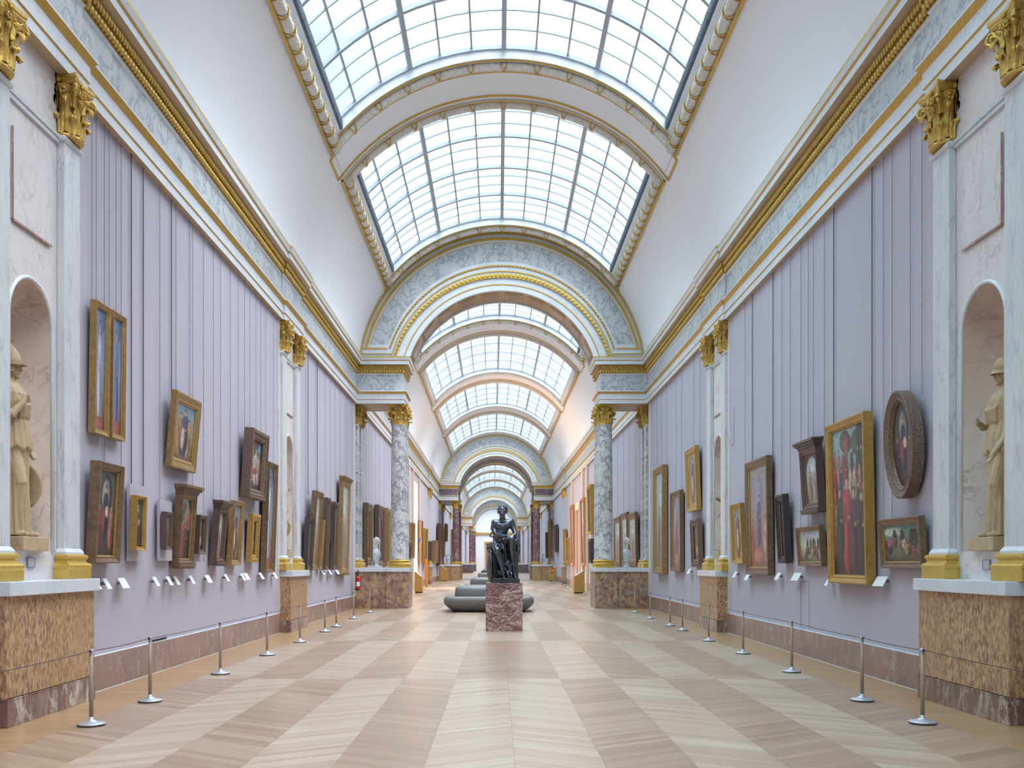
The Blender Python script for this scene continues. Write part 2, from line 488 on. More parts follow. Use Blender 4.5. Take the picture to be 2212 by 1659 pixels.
def sweep(mb, path, prof, mirror=1):
    mt, _ = miter(path)
    for k in range(len(path) - 1):
        (p, n), (q, o) = mt[k], mt[k+1]
        for (pa, za, m), (pb, zb, _) in zip(prof, prof[1:]):
            mm = m
            if m == 2 and abs(p.y - q.y) < 1e-6 or m == 2 and abs(abs(p.x) - PX) < 0.01:
                if ARCH_B - 1 < p.y < ARCH_B2 + 3: mm = 5
                elif p.y > 150: mm = 6
            a = p + n*pa; b = q + o*pa; c = q + o*pb; d = p + n*pb
            mb.quad((mirror*a.x, a.y, za), (mirror*b.x, b.y, za), (mirror*c.x, c.y, zb), (mirror*d.x, d.y, zb), mm)

def beads_along(mb, path, proj, z, step, r, shape, m, mirror=1, ymax=40, cross_only=False):
    mt, segs = miter(path)
    for k in range(len(path) - 1):
        (p, n), (q, o) = mt[k], mt[k+1]
        a = p + n*proj; b = q + o*proj
        L = (b - a).length
        cross = abs(p.y - q.y) < 1e-6
        if L < 0.25 or a.y > ymax or (cross_only and not cross): continue
        nn = int(L / step)
        d = (b - a) / L
        for i in range(nn):
            c = a + d * (i + 0.5) * L / nn
            if c.y > ymax or c.y < 6: continue
            w = (step*0.46, r) if not cross else (r, step*0.46)
            rx, ry = (r, step*0.46) if not cross else (step*0.46, r)
            mb.ball((mirror*c.x, c.y, z), rx, ry, shape, n=6, k=4, m=m)

for side, sg, num in (('left', 1, 1), ('right', -1, 2)):
    P = path_for(side)
    e_ = MB()
    sweep(e_, P, PROFILE, sg)
    for a in ARCHES:      # underside over the columns
        e_.box(sg*-(WX+0.1), sg*-(PX-0.08), a - 0.08, a + PD + 0.08, 7.56, 7.585, 4)
        e_.box(sg*-(WX+0.1), sg*-(PX-0.05), a - 0.02, a + PD + 0.02, 9.26, 9.30, 0)
    o = structure(e_.build('trim_%d' % num, ENT_M, bent=True))
    b_ = MB()
    beads_along(b_, P, 0.115, 8.755, 0.10, 0.04, 0.06, 0, sg)
    beads_along(b_, P, 0.15, 8.90, 0.09, 0.03, 0.07, 0, sg)
    bd = b_.build('bead_moulding', M['gold'], parent=o, smooth=True, bent=True); bd['kind'] = 'stuff'

# ---- walls
def wall(side, name):
    s = -1 if side == 'left' else 1
    mb = MB()
    nb = [blk(0, s), blk(1, s)]
    spans = []
    y = -12.0
    for a, b in nb: spans.append((y, a)); y = b
    spans += [(y, 36.05), (36.05, 62.5)]
    if side == 'left':
        far = MB()
        far.quad((s*WX, 62.5, 7.0), (s*WX, 66, 7.0), (s*WX, 66, 9.3), (s*WX, 62.5, 9.3), 0)
        far.quad((s*WX, 62.5, 0), (s*WX, 66, 0), (s*WX, 66, 0.5), (s*WX, 62.5, 0.5), 0)
        structure(far.build(name, M['fabric'], bent=True))
    else:
        spans.append((62.5, 66.0))
    spans += [(66.0, 92.0), (92, 125), (125, 165), (165, YEND)]
    for a, b in spans:
        t = mb if b <= 36.05 else MB()
        t.quad((s*WX, a, 0), (s*WX, b, 0), (s*WX, b, 9.3), (s*WX, a, 9.3), 0)
        if t is not mb: structure(t.build(name, M['fabric'], bent=True))
    for a, b in nb:
        mb.quad((s*WX, a, 7.581), (s*WX, b, 7.581), (s*WX, b, 9.3), (s*WX, a, 9.3), 0)
    # narrow upright pale strips at the ends of each fabric field
    for ya, yb in ((nb[0][1], nb[0][1]+0.05), (23.40, 23.6), (25.66, 25.74), (35.6, 36.05)):
        mb.box(min(s*WX, s*(WX-0.02)), max(s*WX, s*(WX-0.02)), ya, yb, 0.48, 7.58, 1)
    return structure(mb.build(name, [M['fabric'], M['panelmarble']], bent=True))
wall('left', 'wall_left'); wall('right', 'wall_right')
mb = MB(); mb.quad((-7.5, -12, 0), (7.5, -12, 0), (7.5, -12, 15), (-7.5, -12, 15)); structure(mb.build('wall_back', M['plaster']))

for side, s in (('left', -1), ('right', 1)):
    mb = MB()
    gaps = sorted([blk(k, s) for k in range(len(BLOCKS))] + [(a, a+PD) for a in ARCHES])
    y = -12
    for a, b in gaps:
        yy = y
        cuts = [yy] + [c for c in (36.0, 92.0) if yy < c < a] + [a]
        for c, d in zip(cuts, cuts[1:]):
            for (pa, za, pb, zb, m) in ((0.035, 0, 0.035, 0.468, 0), (0.035, 0.468, 0, 0.476, 1), (0.045, 0.0, 0.045, 0.012, 1)):
                mb.quad((s*(WX-pa), c, za), (s*(WX-pa), d, za), (s*(WX-pb), d, zb), (s*(WX-pb), c, zb), m)
        y = b
    structure(mb.build('baseboard_' + side, [M['base'], M['ledge']], bent=True))

# ---- vault
R, CZ = 5.335, 8.63
A0, A1 = 6.9, 36.3
def vp(a, y, r=R):
    t = radians(a)
    return (-r*cos(t), y, CZ + r*sin(t))
def vstrip(mb, y0, y1, a0, a1, r=R, m=0, step=4):
    n = max(1, int(abs(a1-a0)/step))
    cuts = [y0] + [c for c in (36.0,) if y0 < c < y1] + [y1]
    rows = [[vp(a0+(a1-a0)*k/n, y, r) for y in cuts] for k in range(n+1)]
    mb.grid(rows, m)
v = MB()
vstrip(v, -12, YEND, A0, A1); vstrip(v, -12, YEND, 180-A0, 180-A1)
ALLSKY = SKY + SKYFAR
FR = 0.5
edges = []
y = -12.0
for a, b in ALLSKY:
    edges.append((y, a - FR)); y = b + FR
edges.append((y, YEND))
for a, b in edges: vstrip(v, a, b, A1, 180-A1)
c_ = v.build('ceiling', M['plaster'], smooth=True, bent=True); structure(c_); weld(c_)

AI = A1 + FR / R * 180 / pi
RG = 5.62
def arc_pts(y, r, a0, a1, n): return [vp(a0 + (a1-a0)*k/n, y, r) for k in range(n+1)]
def skylight(num, ya, yb, lod):
    """ya..yb is the glass"""
    root = struct_empty('window_%d' % num)
    n = 36 if lod else 20
    fr = MB()
    # flat white border inside the garland + recess walls
    for (y0, y1) in ((ya - 0.16, ya), (yb, yb + 0.16)): vstrip(fr, y0, y1, A1+2, 180-A1-2, R-0.03, 0)
    for sgn in (0, 1):
        a0, a1 = (AI - 2.0, AI) if not sgn else (180-AI, 180-AI+2.0)
        vstrip(fr, ya - 0.1, yb + 0.1, a0, a1, R-0.03, 0)
        aa = AI if not sgn else 180-AI
        fr.grid([[vp(aa, ya, R-0.03), vp(aa, yb, R-0.03)], [vp(aa, ya, RG), vp(aa, yb, RG)]], 0)
    for yy in (ya, yb):
        fr.grid([arc_pts(yy, R-0.03, AI, 180-AI, n), arc_pts(yy, RG+0.05, AI, 180-AI, n)], 0)
    # outer box closing the gap between vault and frame
    for yy in (ya-FR, yb+FR): fr.grid([arc_pts(yy, R-0.06, A1, 180-A1, n), arc_pts(yy, R+0.02, A1, 180-A1, n)], 0)
    vstrip(fr, ya-FR, ya, A1, 180-A1, R+0.015, 0); vstrip(fr, yb, yb+FR, A1, 180-A1, R+0.015, 0)
    for a0, a1 in ((A1, AI), (180-AI, 180-A1)): vstrip(fr, ya-FR, yb+FR, a0, a1, R+0.015, 0)
    fr.build('frame', M['white'], parent=root, bent=True)
    g = MB()
    def line(y0, a0, y1, a1, r, rad, nn=8, k=1):
        pts = [vp(a0+(a1-a0)*q/k, y0+(y1-y0)*q/k, r) for q in range(k+1)]
        g.tube(pts, rad, nn)
    line(ya-FR+0.04, A1, ya-FR+0.04, 180-A1, R-0.03, 0.045, 6, n)
    if lod: line(yb+0.06, AI-1, yb+0.06, 180-AI+1, R-0.04, 0.028, 6, n)
    for aa in (A1+0.3, 180-A1-0.3): line(ya-FR, aa, yb+FR, aa, R-0.03, 0.042, 6, 1)
    # ribbons across the garland
    gl = MB()
    rg = R - 0.05
    ins = 0.19 / R * 180 / pi
    gw = 0.125
    def ribbon(center, d, up):
        """half ring around the garland; d along it, up away from the vault"""
        side = d.cross(up).normalized()
        for tw in (-0.05, 0.05):
            pts = []
            for q in range(9):
                t = pi * q / 8
                pts.append(center + side*cos(t)*(gw+0.012) + up*sin(t)*(gw+0.012) + d*(tw*(cos(t))*1.5))
            g.tube(pts, 0.015, 5)
    if lod:
        for aa in (A1+ins, 180-A1-ins):
            cen = vp(aa, 0, rg)
            upv = Vector((-cen[0], 0, CZ-cen[2])).normalized()
            k = 0; yy = ya - FR + 0.5
            while yy < yb + FR - 0.2:
                if yy > 15 or True: ribbon(Vector(vp(aa, yy, rg)) , Vector((0, 1, 0)), upv)
                yy += 0.62
        for yy in (ya-FR+0.2, yb+FR-0.2):
            for q in range(1, 12):
                aa = A1 + (180-2*A1)*q/12
                cen = Vector(vp(aa, yy, rg)); upv = Vector((-cen.x, 0, CZ-cen.z)).normalized()
                ribbon(cen, upv.cross(Vector((0, 1, 0))), upv)
    def gline(y0, a0, y1, a1, k):
        pts = [vp(a0+(a1-a0)*q/k, y0+(y1-y0)*q/k, rg) for q in range(k+1)]
        gl.tube(pts, gw, 12 if lod else 7)
    for aa in (A1+ins, 180-A1-ins): gline(ya-FR+0.06, aa, yb+FR-0.06, aa, 1)
    for yy in (ya-FR+0.2, yb+FR-0.2): gline(yy, A1+ins, yy, 180-A1-ins, n)
    gl.build('garland', M['garland'], parent=root, smooth=True, bent=True)
    g.build('gilt_moulding', M['gold'], parent=root, smooth=True, bent=True)
    # glazing bars
    bars = MB(); 
    rows = int(round((yb-ya)/0.76)); st = (yb-ya)/rows
    for k in range(0, 13):
        aa = AI + (180-2*AI)*k/12
        th = 0.055 if k % 3 == 0 else 0.022
        dd = 0.10 if k % 3 == 0 else 0.05
        t = radians(aa); rad = Vector((-cos(t), 0, sin(t))); tan = Vector((sin(t), 0, cos(t)))
        rws = []
        for yy in [ya] + ([36.0] if ya < 36 < yb else []) + [yb]:
            c = Vector((0, yy, CZ)) + rad*RG
            rws.append([c - tan*th - rad*dd, c + tan*th - rad*dd, c + tan*th, c - tan*th])
        bars.grid(rws, 0, closed=True)
    m2 = 24
    for k in range(rows+1):
        kk = rows - k
        yy = ya + st*k
        thick = kk % 3 == 0
        th = 0.05 if thick else 0.02
        dd = 0.10 if thick else 0.045
        ptsl = []
        for q in range(m2+1):
            aa = AI + (180-2*AI)*q/m2
            t = radians(aa); rad = Vector((-cos(t), 0, sin(t)))
            c = Vector((0, yy, CZ)) + rad*RG
            ptsl.append([c + Vector((0, -th, 0)) - rad*dd, c + Vector((0, th, 0)) - rad*dd, c + Vector((0, th, 0)), c + Vector((0, -th, 0))])
        bars.grid(ptsl, 0, closed=True)
    bars.build('glazing_bars', M['bars'], parent=root, bent=True)
    gm = MB()
    vstrip(gm, ya, yb, AI, 180-AI, RG+0.005, 0, 6)
    gm.build('pane', M['glass'], parent=root, smooth=True, bent=True)
    # lattice at the foot of the glass
    if lod:
        gr = MB()
        for aa, sg in ((AI+0.15, 1), (180-AI-0.15, -1)):
            t = radians(aa); rad = Vector((-cos(t), 0, sin(t))); tan = Vector((sin(t), 0, cos(t)))*sg
            y_ = ya + 0.05
            while y_ < yb:
                c = Vector((0, y_, CZ)) + rad*(RG-0.24) + tan*0.02
                gr.box(c.x-0.015+sg*0.04-0.03, c.x+0.015+sg*0.04+0.03, y_, y_+0.05, c.z-0.02, c.z+0.19)
                y_ += 0.11
            for rr in (RG-0.25, RG-0.06):
                c0 = Vector((0, ya, CZ)) + rad*rr + tan*0.02
                gr.box(c0.x-0.02, c0.x+0.02, ya, yb, c0.z-0.015, c0.z+0.015)
        gr.build('lattice', M['grille'], parent=root, bent=True)
for k, (a, b) in enumerate(ALLSKY): skylight(k+1, a, b, k in (1, 2, 3))

# gilded rectangles on the ribs between two skylights
def rib_panel(num, y0, y1):
    g = MB(); n = 40
    a0, a1 = A1 - 0.6, 180 - A1 + 0.6
    for yy in (y0, y1): g.tube([vp(a0+(a1-a0)*k/n, yy, R-0.01) for k in range(n+1)], 0.035, 6, 0)
    for aa in (a0, a1): g.tube([vp(aa, y0, R-0.01), vp(aa, y1, R-0.01)], 0.035, 6, 0)
    for aa in (a0+2, a1-2): g.tube([vp(aa, y0+0.1, R-0.005), vp(aa, y1-0.1, R-0.005)], 0.012, 5, 1)
    structure(g.build('trim_%d' % num, [M['gold'], M['white']], smooth=True, bent=True))
tn = 3
for a, b in zip(ALLSKY, ALLSKY[1:]):
    g0, g1 = a[1] + FR, b[0] - FR
    if g1 - g0 < 3.2 and g0 > 20:
        rib_panel(tn, g0 + 0.15, g1 - 0.2 if g1-g0 < 2 else g1 - 0.3); tn += 1

# ---- arches
def arcp(w, zt, z0, y, n=48, zcut=None, xo=0.0):
    rise = zt - z0; r = (w*w + rise*rise) / (2*rise); cz = zt - r
    zc = max(z0, zcut) if zcut else z0
    th = asin(max(-1, min(1, (zc - cz) / r)))
    return [(-r*cos(th + (pi-2*th)*k/n) + xo, y, cz + r*sin(th + (pi-2*th)*k/n)) for k in range(n+1)]
BANDS = [((5.29, 13.95), (5.22, 13.86), 1, 0.05, None), ((5.14, 13.755), (5.05, 13.65), 1, 0.03, 9.62), ((4.985, 13.575), (4.965, 13.55), 1, 0.015, 9.79),
         ((4.965, 13.55), (4.33, 12.86), 2, 0.006, 9.79), ((4.27, 12.73), (4.21, 12.66), 4, 0.02, 9.62), ((4.12, 12.52), (4.085, 12.48), 3, 0.03, None),
         ((4.03, 12.40), (3.93, 12.25), 3, 0.06, None), ((3.65, 12.03), (3.61, 11.99), 1, 0.02, None)]
def arch(num, y, lod, red=False, last=False):
    z0 = 9.30; n = 64 if lod else 28
    mb = MB()
    mb.grid([arcp(5.36, 14.02, z0, y, n), arcp(3.42, 11.79, z0, y, n)], 0)
    for (w0, t0), (w1, t1), m, rel, zc in BANDS:
        a = arcp(w0, t0, z0, y, n, zc); b = arcp(w1, t1, z0, y, n, zc)
        a1 = [(p[0], p[1]-rel, p[2]) for p in a]; b1 = [(p[0], p[1]-rel, p[2]) for p in b]
        mb.grid([a, a1, b1, b], m)
    for s in (-1, 1):
        x0, x1 = sorted((s*5.13, s*4.25)); mb.box(x0, x1, y-0.02, y, 9.60, 9.66, 1)
        x0, x1 = sorted((s*5.28, s*4.10)); mb.box(x0, x1, y-0.03, y, 9.42, 9.45, 3)
    # intrados
    mb.grid([arcp(3.42, 11.79, z0, y, n), arcp(3.42, 11.79, z0, y+0.16, n)], 0)
    mb.grid([arcp(3.42, 11.79, z0, y+0.16, n), arcp(3.42, 11.79, z0, y+PD-0.14, n)], 5 if not red else 1)
    mb.grid([arcp(3.42, 11.79, z0, y+PD-0.14, n), arcp(3.36, 11.73, z0, y+PD-0.14, n), arcp(3.36, 11.73, z0, y+PD, n), arcp(5.36, 14.02, z0, y+PD, n)], 0)
    if lod:
        # small gilt beads along two of the bands
        for (w, t, mm, zc, st) in ((5.095, 13.70, 3, 9.62, 0.13), (4.24, 12.695, 1, 9.62, 0.12), (3.98, 12.325, 3, None, 0.16)):
            pts = arcp(w, t, z0, y-0.03, 400, zc)
            acc = 0
            for p, q in zip(pts, pts[1:]):
                acc += (Vector(q)-Vector(p)).length
                if acc > st:
                    acc = 0; r_ = 0.034 if w > 4.1 else 0.052
                    mb.ball((q[0], q[1]-(0.0 if w > 4.1 else 0.03), q[2]), r_, r_, r_, 6, 4, mm)
        # coffers
        cof = MB()
        K = 10
        rise = 11.79 - z0; r = (3.42**2 + rise**2)/(2*rise); cz = 11.79 - r; th0 = asin((z0-cz)/r)
        def ip(t, yy, dr): 
            return ((-(r-dr))*cos(t), yy, cz + (r-dr)*sin(t))
        for k in range(K):
            ta = th0 + (pi-2*th0)*(k+0.12)/K; tb = th0 + (pi-2*th0)*(k+0.88)/K
            for (ia, ib, y0, y1, dr, m) in ((0, 1, 0.26, PD-0.24, 0.02, 1), (0.07, 0.93, 0.34, PD-0.32, 0.03, 0), (0.12, 0.88, 0.42, PD-0.40, 0.035, 1), (0.17, 0.83, 0.47, PD-0.45, 0.04, 2)):
                t0 = ta + (tb-ta)*ia; t1 = ta + (tb-ta)*ib
                rows = [[ip(t0+(t1-t0)*q/6, y+yy, dr) for q in range(7)] for yy in (y0, y1)]
                cof.grid(rows, m)
                cof.grid([rows[0], [ip(t0+(t1-t0)*q/6, y+y0, 0) for q in range(7)]], m)
    o = structure(mb.build('trim_%d' % num, [M['white'], M['gold'], M['grey'], M['goldlight'], M['gold2'], M['soffit'], M['coffer']], bent=True))
    if lod: 
        cf = cof.build('coffered_soffit', [M['soffit'], M['gold2'], M['coffer']], parent=o, bent=True); cf['kind'] = 'structure'
    return o
arch(tn, ARCH_A, True); tn += 1
arch(tn, ARCH_B, False); tn += 1
arch(tn, ARCH_B2, False, True); tn += 1
arch(tn, ARCH_C, False, True); tn += 1
arch(tn, ARCH_D, False, True); tn += 1

# ---- dado blocks below the wall piers, with niche panels above the nearest four
def block(name, s, y0, y1, lod):
    root = struct_empty(name)
    def bx(a, b): return (min(s*(WX-a), s*(WX-b)), max(s*(WX-a), s*(WX-b)))
    for nm, p, z0, z1, m, g in (('plinth', 0.285, 0.0, 0.29, M['base2'], 0.0), ('dado', 0.27, 0.29, 1.35, M['dado'], 0.0), ('ledge', 0.33, 1.35, 1.50, M['ledge'], 0.03)):
        mb = MB(); x0, x1 = bx(0.0, p)
        mb.box(x0, x1, y0-g, y1+g, z0, z1)
        if nm == 'plinth': mb.box(bx(0.0, p+0.006)[0], bx(0.0, p+0.006)[1], y0-0.006, y1+0.006, 0.278, 0.29)
        o = mb.build(nm, m, parent=root, bent=True)
        if lod: bevel(o, 0.008)
    return root
bn = tn
for k, (a, b) in enumerate(BLOCKS):
    for s in (-1, 1):
        if k == 3: continue
        block('trim_%d' % tn, s, *blk(k, s), k < 2); tn += 1

def niche_panel(num, s, y0, y1):
    yc = (y0+y1)/2; r = 0.50; zs = 4.40; zb = 1.83
    root = struct_empty('trim_%d' % num)
    x = s*WX
    mb = MB()
    def q(a, b, c, d): mb.quad((x, a, c), (x, b, c), (x, b, d), (x, a, d))
    q(y0, yc-r, 1.5, 7.58); q(yc+r, y1, 1.5, 7.58); q(yc-r, yc+r, 1.5, zb)
    n = 24
    arc = [(x, yc - r*cos(pi*k/n), zs + r*sin(pi*k/n)) for k in range(n+1)]
    top = [(x, p[1], 7.58) for p in arc]
    mb.grid([arc, top])
    mb.build('wall_panel', M['panelmarble'], parent=root, bent=True)
    nm = MB(); dp = 0.62
    rows = []
    m_ = 20
    for z in [zb, zs]:
        rows.append([(x + s*dp*sin(pi*k/m_), yc - r*cos(pi*k/m_), z) for k in range(m_+1)])
    for j in range(1, 9):
        t = pi/2*j/8
        rows.append([(x + s*dp*sin(pi*k/m_)*cos(t), yc - r*cos(pi*k/m_)*cos(t), zs + r*sin(t)) for k in range(m_+1)])
    nm.grid(rows)
    nm.grid([rows[0], [(x, yc-r*cos(pi*k/m_), zb) for k in range(m_+1)]])
    o = nm.build('niche', M['niche'], parent=root, smooth=True, bent=True); weld(o)
    nm = MB(); nm.quad((x+s*0.7, y0-0.3, 0), (x+s*0.7, y1+0.3, 0), (x+s*0.7, y1+0.3, 9.3), (x+s*0.7, y0-0.3, 9.3))
    nm.build('backing', M['plaster'], parent=root)
    ed = MB()
    pts = [(x - s*0.0, yc-r-0.022, zb)] + [(x, yc - (r+0.022)*cos(pi*k/n), zs + (r+0.022)*sin(pi*k/n)) for k in range(n+1)] + [(x, yc+r+0.022, zb)]
    ed.tube(pts, 0.026, 8)
    ed.build('niche_surround', M['ledge'], parent=root, smooth=True, bent=True)
    # necking string course and the raised rectangle above the niche
    sc = MB()
    x0, x1 = sorted((x, x - s*0.045)); sc.box(x0, x1, y0+0.44, y1-0.44, 6.80, 6.84)
    x0, x1 = sorted((x, x - s*0.03)); sc.box(x0, x1, y0+0.44, y1-0.44, 6.74, 6.80)
    sc.build('string_course', M['pilaster'], parent=root, bent=True)
    rp = MB(); w = 0.46
    x0, x1 = sorted((x, x - s*0.018)); rp.box(x0, x1, yc-w, yc+w, 5.45, 6.46)
    o = rp.build('raised_panel', M['panelmarble'], parent=root, bent=True); bevel(o, 0.006)
    el = MB(); x0, x1 = sorted((x - s*0.018, x - s*0.03)); 
    el.box(x0, x1, yc-w, yc+w, 5.43, 5.455); el.box(x0, x1, yc-w-0.01, yc-w+0.012, 5.45, 6.46)
    el.build('panel_edge', M['coffer'], parent=root, bent=True)
    return root
for k in (0, 1):
    for s in (-1, 1): niche_panel(tn, s, *blk(k, s)); tn += 1

# ---- piers under the arches
def pier(num, s, y, dado, lod):
    root = struct_empty('trim_%d' % num)
    xi = 3.45
    def B(nm, xa, xb, ya, yb, z0, z1, m):
        mb = MB(); mb.box(min(s*xa, s*xb), max(s*xa, s*xb), ya, yb, z0, z1)
        o = mb.build(nm, m, parent=root, bent=True)
        if lod: bevel(o, 0.01)
    B('wall_dado', WX+0.02, 4.30, y+0.05, y+PD-0.05, 0, 1.35, dado)
    B('column_dado', 4.30, xi, y-0.01, y+PD, 0, 1.35, dado)
    B('ledge', WX+0.02, 4.27, y+0.0, y+PD-0.0, 1.35, 1.50, M['ledge'])
    B('column_ledge', 4.27, xi-0.04, y-0.06, y+PD+0.05, 1.35, 1.50, M['ledge'])
    return root
for a in ARCHES:
    for s in (-1, 1):
        pier(tn, s, a, M['dado2'] if a == ARCH_A else (M['dado'] if a < 110 else M['greyred']), a == ARCH_A); tn += 1

# ---- far end wall
mb = MB()
xo = bend(YEND)
mb.quad((-7, YEND, 0), (7, YEND, 0), (7, YEND, 15), (-7, YEND, 15), 0)
ew = structure(mb.build('wall_far', M['plaster'], bent=True))
mb = MB(); mb.box(-4.5, 4.5, YEND-0.3, YEND, 7.6, 8.0)
structure(mb.build('trim_%d' % tn, M['goldlight'], bent=True)); tn += 1
dr = struct_empty('door_1')
mb = MB(); mb.box(-1.9, -1.6, YEND-0.35, YEND, 0, 6.0); mb.box(1.6, 1.9, YEND-0.35, YEND, 0, 6.0); mb.box(-2.0, 2.0, YEND-0.4, YEND, 5.7, 6.1); mb.box(-1.6, 1.6, YEND-0.3, YEND, 4.1, 4.4)
mb.build('door_frame', M['ochre'], parent=dr, bent=True)
mb = MB(); mb.box(-1.6, 1.6, YEND-0.1, YEND-0.05, 0, 4.1); mb.build('door_leaf', M['coffer'], parent=dr, bent=True)
mb = MB(); mb.box(-1.6, 1.6, YEND-0.1, YEND-0.05, 4.4, 5.7); mb.build('transom', M['grille'], parent=dr, bent=True)

# ---- deep side window on the left, where warm sunlight comes in
wr = struct_empty('window_30')
mb = MB(); x0, x1 = -WX, -WX-1.3
for yy in (62.5, 66.0): mb.quad((x0, yy, 0), (x1, yy, 0), (x1, yy, 7), (x0, yy, 7))
mb.quad((x0, 62.5, 7), (x0, 66, 7), (x1, 66, 7), (x1, 62.5, 7)); mb.quad((x0, 62.5, 0.5), (x0, 66, 0.5), (x1, 66, 0.5), (x1, 62.5, 0.5))
mb.build('reveal', M['orange'], parent=wr, bent=True)
mb = MB()
for yy in (62.5, 63.6, 64.8, 65.9): mb.box(x1-0.03, x1+0.03, yy, yy+0.1, 0.5, 7)
for zz in (0.5, 2.1, 3.7, 5.3, 6.9): mb.box(x1-0.03, x1+0.03, 62.5, 66, zz, zz+0.08)
mb.build('window_frame', M['bars'], parent=wr, bent=True)
L = bpy.data.lights.new('sunlight_through_window', 'AREA'); L.shape = 'RECTANGLE'; L.size = 6.0; L.size_y = 3.4; L.energy = 1300; L.color = (1.0, 0.66, 0.38)
lo = bpy.data.objects.new('sunlight_through_window', L); COL.objects.link(lo)
lo.location = (x1 - 0.8, 64.25, 3.9); lo.rotation_euler = (0, radians(-88), 0)

# ================================================================== COLUMNS AND PILASTERS
def leaf(mb, c, ang, r, z0, h, w, curl, sx, sy, m=0):
    """an acanthus leaf rising along the bell and curling outwards at the tip"""
    rows = []
    ca, sa = cos(ang), sin(ang)
    prof = [(0.0, 0.0), (0.02, 0.3), (0.04, 0.6), (0.12, 0.86), (0.30, 1.0), (0.50, 0.97), (0.58, 0.84), (0.50, 0.76)]
    wid = [0.85, 0.9, 1.0, 1.0, 0.85, 0.62, 0.35, 0.1]
    for (o, t), ww in zip(prof, wid):
        row = []
        for q in (-1, -0.66, -0.33, 0, 0.33, 0.66, 1):
            rr = r + 0.018 + o*curl - 0.03*abs(q)*(1 if t > 0.2 else 0.4) + (0.014 if q == 0 else 0) + (0.010 if abs(q) == 0.66 else 0)
            tx, ty = -sa*q*w*ww/2, ca*q*w*ww/2
            row.append((c[0] + sx*(ca*rr + tx), c[1] + sy*(sa*rr + ty), c[2] + z0 + t*h - 0.02*abs(q)*(t > 0.5)))
        rows.append(row)
    mb.grid(rows, m)
    back = [[(x - sx*ca*0.012, y - sy*sa*0.012, z - 0.008) for x, y, z in r_] for r_ in rows]
    mb.grid(back, m)
def capital(mb, c, r, H, ab, sx=1.0, sy=1.0, lod=2, m=0):
    n = 20 if lod else 10
    mb.lathe([(r*1.06, 0.0), (r*1.12, 0.02), (r*1.06, 0.045), (r*0.94, 0.05), (r*0.9, H*0.5), (r*0.98, H*0.72), (r*1.25, H*0.84), (r*1.1, H*0.86)], c, n, m, sx, sy)
    k1 = 8
    if lod == 0:
        mb.lathe([(r, 0.05), (r*1.25, H*0.3), (r*1.02, H*0.34), (r*1.35, H*0.6), (r*1.05, H*0.64), (r*1.2, H*.7)], c, 8, m, sx, sy)
    else:
        for k in range(k1):
            leaf(mb, c, 2*pi*k/k1, r, 0.04, H*0.30, r*0.66, r*0.85, sx, sy, m)
            leaf(mb, c, 2*pi*(k+0.5)/k1, r, 0.06, H*0.56, r*0.56, r*0.95, sx, sy, m)
        for k in range(4):
            leaf(mb, c, 2*pi*(k+0.5)/4, r*1.12, H*0.50, H*0.22, r*0.42, r*0.7, sx, sy, m)
            leaf(mb, c, 2*pi*(k+0.12)/4, r*1.05, H*0.48, H*0.26, r*0.26, r*0.5, sx, sy, m); leaf(mb, c, 2*pi*(k-0.12)/4, r*1.05, H*0.48, H*0.26, r*0.26, r*0.5, sx, sy, m)
    # corner volutes
    for k in range(4):
        a = pi/4 + k*pi/2
        ca, sa = cos(a), sin(a)
        pts = []; rad = []
        R1 = ab*1.16
        for q in range(8):
            t = q/7
            pts.append((r*0.95 + (R1-r*0.95)*t**1.6, H*(0.52 + 0.30*t**0.8)))
        steps = 16 if lod else 8
        c0 = (R1 - 0.0, H*0.725); r0 = H*0.105
        for q in range(steps+1):
            th = pi/2 - 2*pi*1.4*q/steps
            rr = r0*(1 - 0.8*q/steps)
            pts.append((c0[0] + rr*cos(th), c0[1] + rr*sin(th)))
        P3 = [(c[0]+sx*ca*u, c[1]+sy*sa*u, c[2]+w) for u, w in pts]
        mb.tube(P3, r*0.11, 6 if lod else 4, m)
        if lod:
            for sgn in (-1, 1):
                aa = a - sgn*pi/4*0.86
                b = Vector((c[0]+sx*cos(a-sgn*pi/4*0.62)*r*1.18, c[1]+sy*sin(a-sgn*pi/4*0.62)*r*1.18, c[2]+H*0.76))
                pp = []
                d = Vector((-sin(aa)*sx*sgn, cos(aa)*sy*sgn, 0)) 
                for q in range(10):
                    th = pi/2 + 2*pi*1.2*q/9; rr = H*0.07*(1-0.75*q/9)
                    pp.append(b + d*rr*cos(th) + Vector((0, 0, rr*sin(th))))
                mb.tube(pp, r*0.075, 5, m)
    # abacus with hollow sides
    def ring(h, z, hollow):
        pts = []
        for k in range(4):
            a = k*pi/2
            for q in range(7):
                t = -1 + 2*q/6
                if abs(t) == 1: t *= 0.94
                u = h*(1 - hollow*(1-t*t)); w = h*t
                pts.append((c[0] + sx*(cos(a)*u - sin(a)*w), c[1] + sy*(sin(a)*u + cos(a)*w), c[2]+z))
        return pts
    mb.grid([ring(ab*0.9, H*0.85, 0.24), ring(ab*0.98, H*0.89, 0.22), ring(ab*0.98, H*0.92, 0.22), ring(ab*1.03, H*0.94, 0.2), ring(ab*1.03, H*1.0, 0.2)], m, closed=True, caps=True)
    if lod:
        for k in range(4):
            a = k*pi/2
            mb.ball((c[0]+sx*cos(a)*ab*0.84, c[1]+sy*sin(a)*ab*0.84, c[2]+H*0.92), r*0.16, r*0.16, r*0.2, 8, 5, m)

